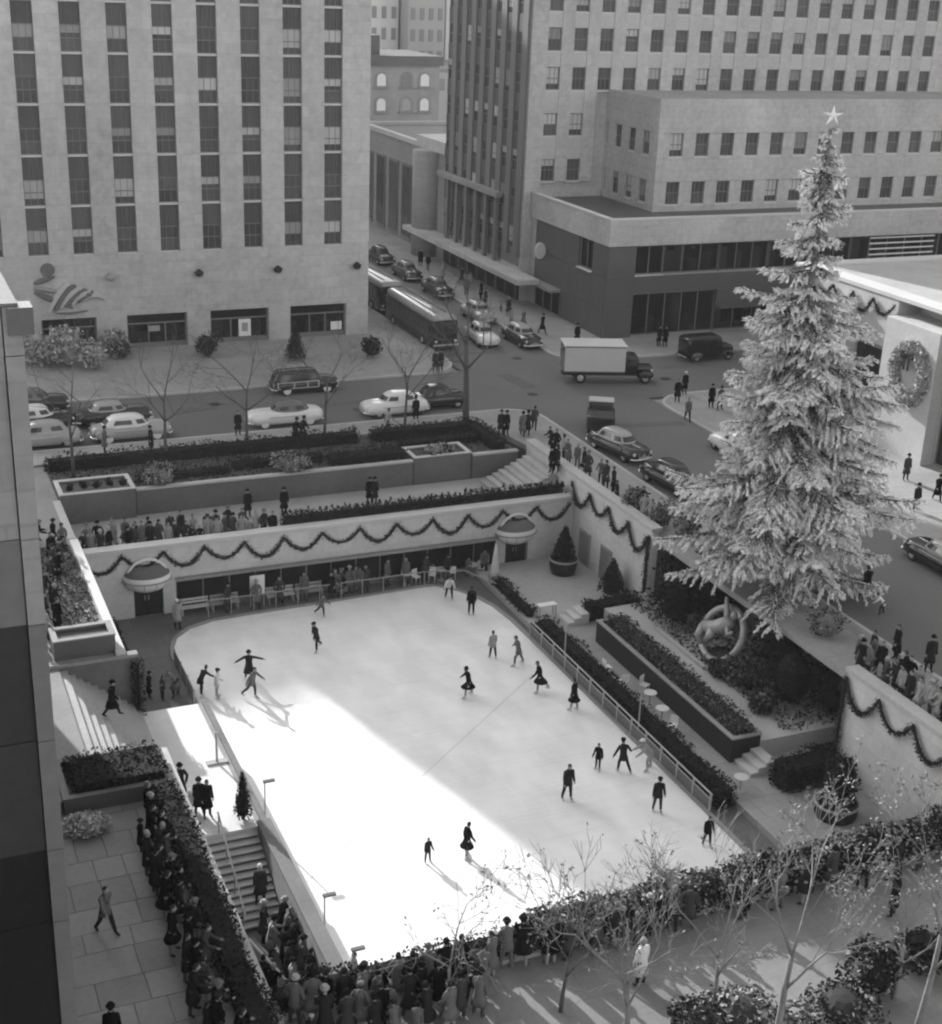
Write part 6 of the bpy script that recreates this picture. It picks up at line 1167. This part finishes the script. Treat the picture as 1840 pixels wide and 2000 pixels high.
crowd(22, (39.55, 45.4), (39.6, 33.5), SW, 270, 'leaning on near garlanded wall', 'tree', 'onlookers behind the near wall', 19, 0.35); crowd(20, (40.4, 45.6), (40.6, 34.0), SW, 275, 'second-deep behind near wall', 'tree', 'onlookers behind the near wall', 20, 0.6)
S1 = dict(group='people on the streets')
for px, py, fc, ps_, wr, tn, ht, lab, sz in (
 (978, 850, 200, 'stand', 'coat', 'charcoal', 'hat', 'man of a pair at the corner of the garden hedge, left one', 1), (988, 851, 170, 'stand', 'coat', 'black', 'hat', 'man of a pair at the corner of the garden hedge, right one', 1),
 (1020, 852, 30, 'walk', 'coat', 'grey', 'hat', 'walker in grey coat, left one of three heading for the crossing', 1), (1030, 850, 30, 'walk', 'coat', 'charcoal', 'hat', 'walker in dark coat, middle one of three heading for the crossing', 1), (1043, 840, 30, 'walk', 'jacket', 'dark grey', None, 'bareheaded walker, right one of three heading for the crossing', 1),
 (850, 727, 190, 'stand', 'coat', 'black', 'hat', 'dark man waiting on the rounded pavement before the buses, left', 1), (860, 726, 180, 'stand', 'coat', 'charcoal', 'hat', 'dark man waiting on the rounded pavement before the buses, right', 1),
 (578, 865, 90, 'walk', 'coat', 'black', 'hat', 'pedestrian beside the dark-roofed white car, left one', 1), (592, 862, 90, 'walk', 'coat', 'charcoal', 'hat', 'pedestrian beside the dark-roofed white car, right one', 1),
 (205, 885, 90, 'stand2', 'coat', 'grey', 'hat', 'grey-coated person at the tail of the white-topped taxi', 1), (296, 884, 270, 'stand', 'coat', 'black', 'hat', 'dark-coated person at the bonnet of the white-topped taxi', 1), (465, 850, 180, 'stand', 'coat', 'black', None, 'dark figure by the thin tree left of the dark-roofed white car', 0.95),
 (757, 845, 90, 'walk', 'jacket', 'light grey', None, 'person in pale jacket in front of the right-hand taxi', 1), (812, 822, 0, 'stand', 'coat', 'black', 'hat', 'man at the door of the right-hand taxi', 1),
 (1322, 785, 200, 'stand', 'coat', 'black', None, 'dark figure at the tip of the far pavement corner', 1), (1336, 770, 180, 'stand', 'coat', 'black', 'cap', 'figure with a white cap on the far pavement corner', 1), (1388, 796, 190, 'stand', 'coat', 'black', 'hat', 'slim dark figure on the far pavement corner', 1), (1405, 800, 170, 'stand2', 'coat', 'dark grey', 'hat', 'stooped figure beside the slim dark one', 1), (1342, 822, 200, 'walk', 'jacket', 'grey', None, 'figure stepping off the far pavement corner', 1),
 (1286, 676, 170, 'stand', 'coat', 'black', 'hat', 'dark figure of a pair before the granite base, left one', 1), (1298, 677, 190, 'stand', 'coat', 'black', 'scarf', 'dark figure of a pair before the granite base, right one', 1), (1126, 672, 180, 'stand', 'coat', 'black', 'hat', 'dark figure at the kerb behind the box truck', 1),
 (1690, 1170, 10, 'walk', 'coat', 'black', 'hat', 'man in black walking in the roadway beside the lowest boughs', 1.08), (1722, 1200, 300, 'bend', 'jacket', 'white', None, 'child in black and white bending down near the lowest boughs', 0.72), (1748, 1290, 280, 'stand2', 'coat', 'black', None, 'man in black pointing at the kerb beside the crowd', 1.05), (1812, 1312, 200, 'stand', 'coat', 'charcoal', 'hat', 'man in striped dark coat at the right edge kerb', 1.05),
 (1787, 998, 180, 'stand', 'coat', 'charcoal', 'hat', 'dark figure on the sunlit pavement before the stone front', 1), (1829, 978, 200, 'walk', 'coat', 'black', 'hat', 'dark walker on the sunlit pavement at the right edge', 1), (1768, 938, 190, 'stand', 'coat', 'dark grey', 'hat', 'grey figure close to the wall under the wreath', 1),
 (722, 985, 200, 'stand', 'coat', 'black', 'hat', 'dark figure of a pair on the garden walkway, left one', 1), (731, 985, 170, 'stand', 'coat', 'charcoal', 'hat', 'dark figure of a pair on the garden walkway, right one', 1), (555, 1006, 180, 'stand', 'coat', 'black', 'hat', 'single dark figure by the hedge on the garden walkway', 1), (484, 1010, 180, 'stand', 'coat', 'black', 'hat', 'single dark figure at the left end of the spiky hedge', 1),
 (1077, 925, 260, 'stand', 'coat', 'black', 'hat', 'dark figure at the head of the garden stairs, left one', 1), (1086, 922, 240, 'stand', 'coat', 'charcoal', 'scarf', 'figure at the head of the garden stairs, right one', 1)):
    z = 3.2 if px in (722, 731, 555, 484) else ST if px in (812, 1342, 1690) else SW
    person(lab, ps(px, py, z), fc, ps_, wr, tn, ht, 'white' if 'white cap' in lab else 'black', size=sz, **S1)
crowd(14, (52.3, 104), (53.8, 136), SW, 180, 'under the street canopy', 'corner', 'pedestrians under the street canopy', 22, 1.6, tones=('black', 'charcoal', 'dark grey', 'grey', 'light grey'), poses=('walk', 'stand'))

for i, (x, w) in enumerate(((27.4, 'left'), (29.6, 'middle'), (31.6, 'right'))): table('white round table under the right half of the restaurant windows, %s one' % w, x, 70.45, -0.03, group='tables under the restaurant windows')
for i, (x, r_) in enumerate(((28.0, 20), (29.0, -30), (30.3, 160), (32.2, 40))): chair('white chair beside the tables under the restaurant windows, %s from left' % ORD[i], x, 70.4, -0.03, r_, 'chairs under the restaurant windows')
# ---------------------------------------------------------------- winter haze over the whole place
q = MB(); q.box(-950, 950, -250, 1250, -1.4, 75); hz = q.obj('haze', []) if False else None
me = q.mesh('haze', []); hz = put(me, 'haze'); hz['kind'] = 'stuff'
m = bpy.data.materials.new('haze'); m.use_nodes = True; nt = m.node_tree; nt.nodes.clear(); o_ = nt.nodes.new('ShaderNodeOutputMaterial'); pv = nt.nodes.new('ShaderNodeVolumePrincipled')
pv.inputs['Color'].default_value = (0.95, 0.95, 0.95, 1); pv.inputs['Density'].default_value = 0.0002; pv.inputs['Anisotropy'].default_value = 0.2; nt.links.new(pv.outputs[0], o_.inputs['Volume']); me.materials.append(m)
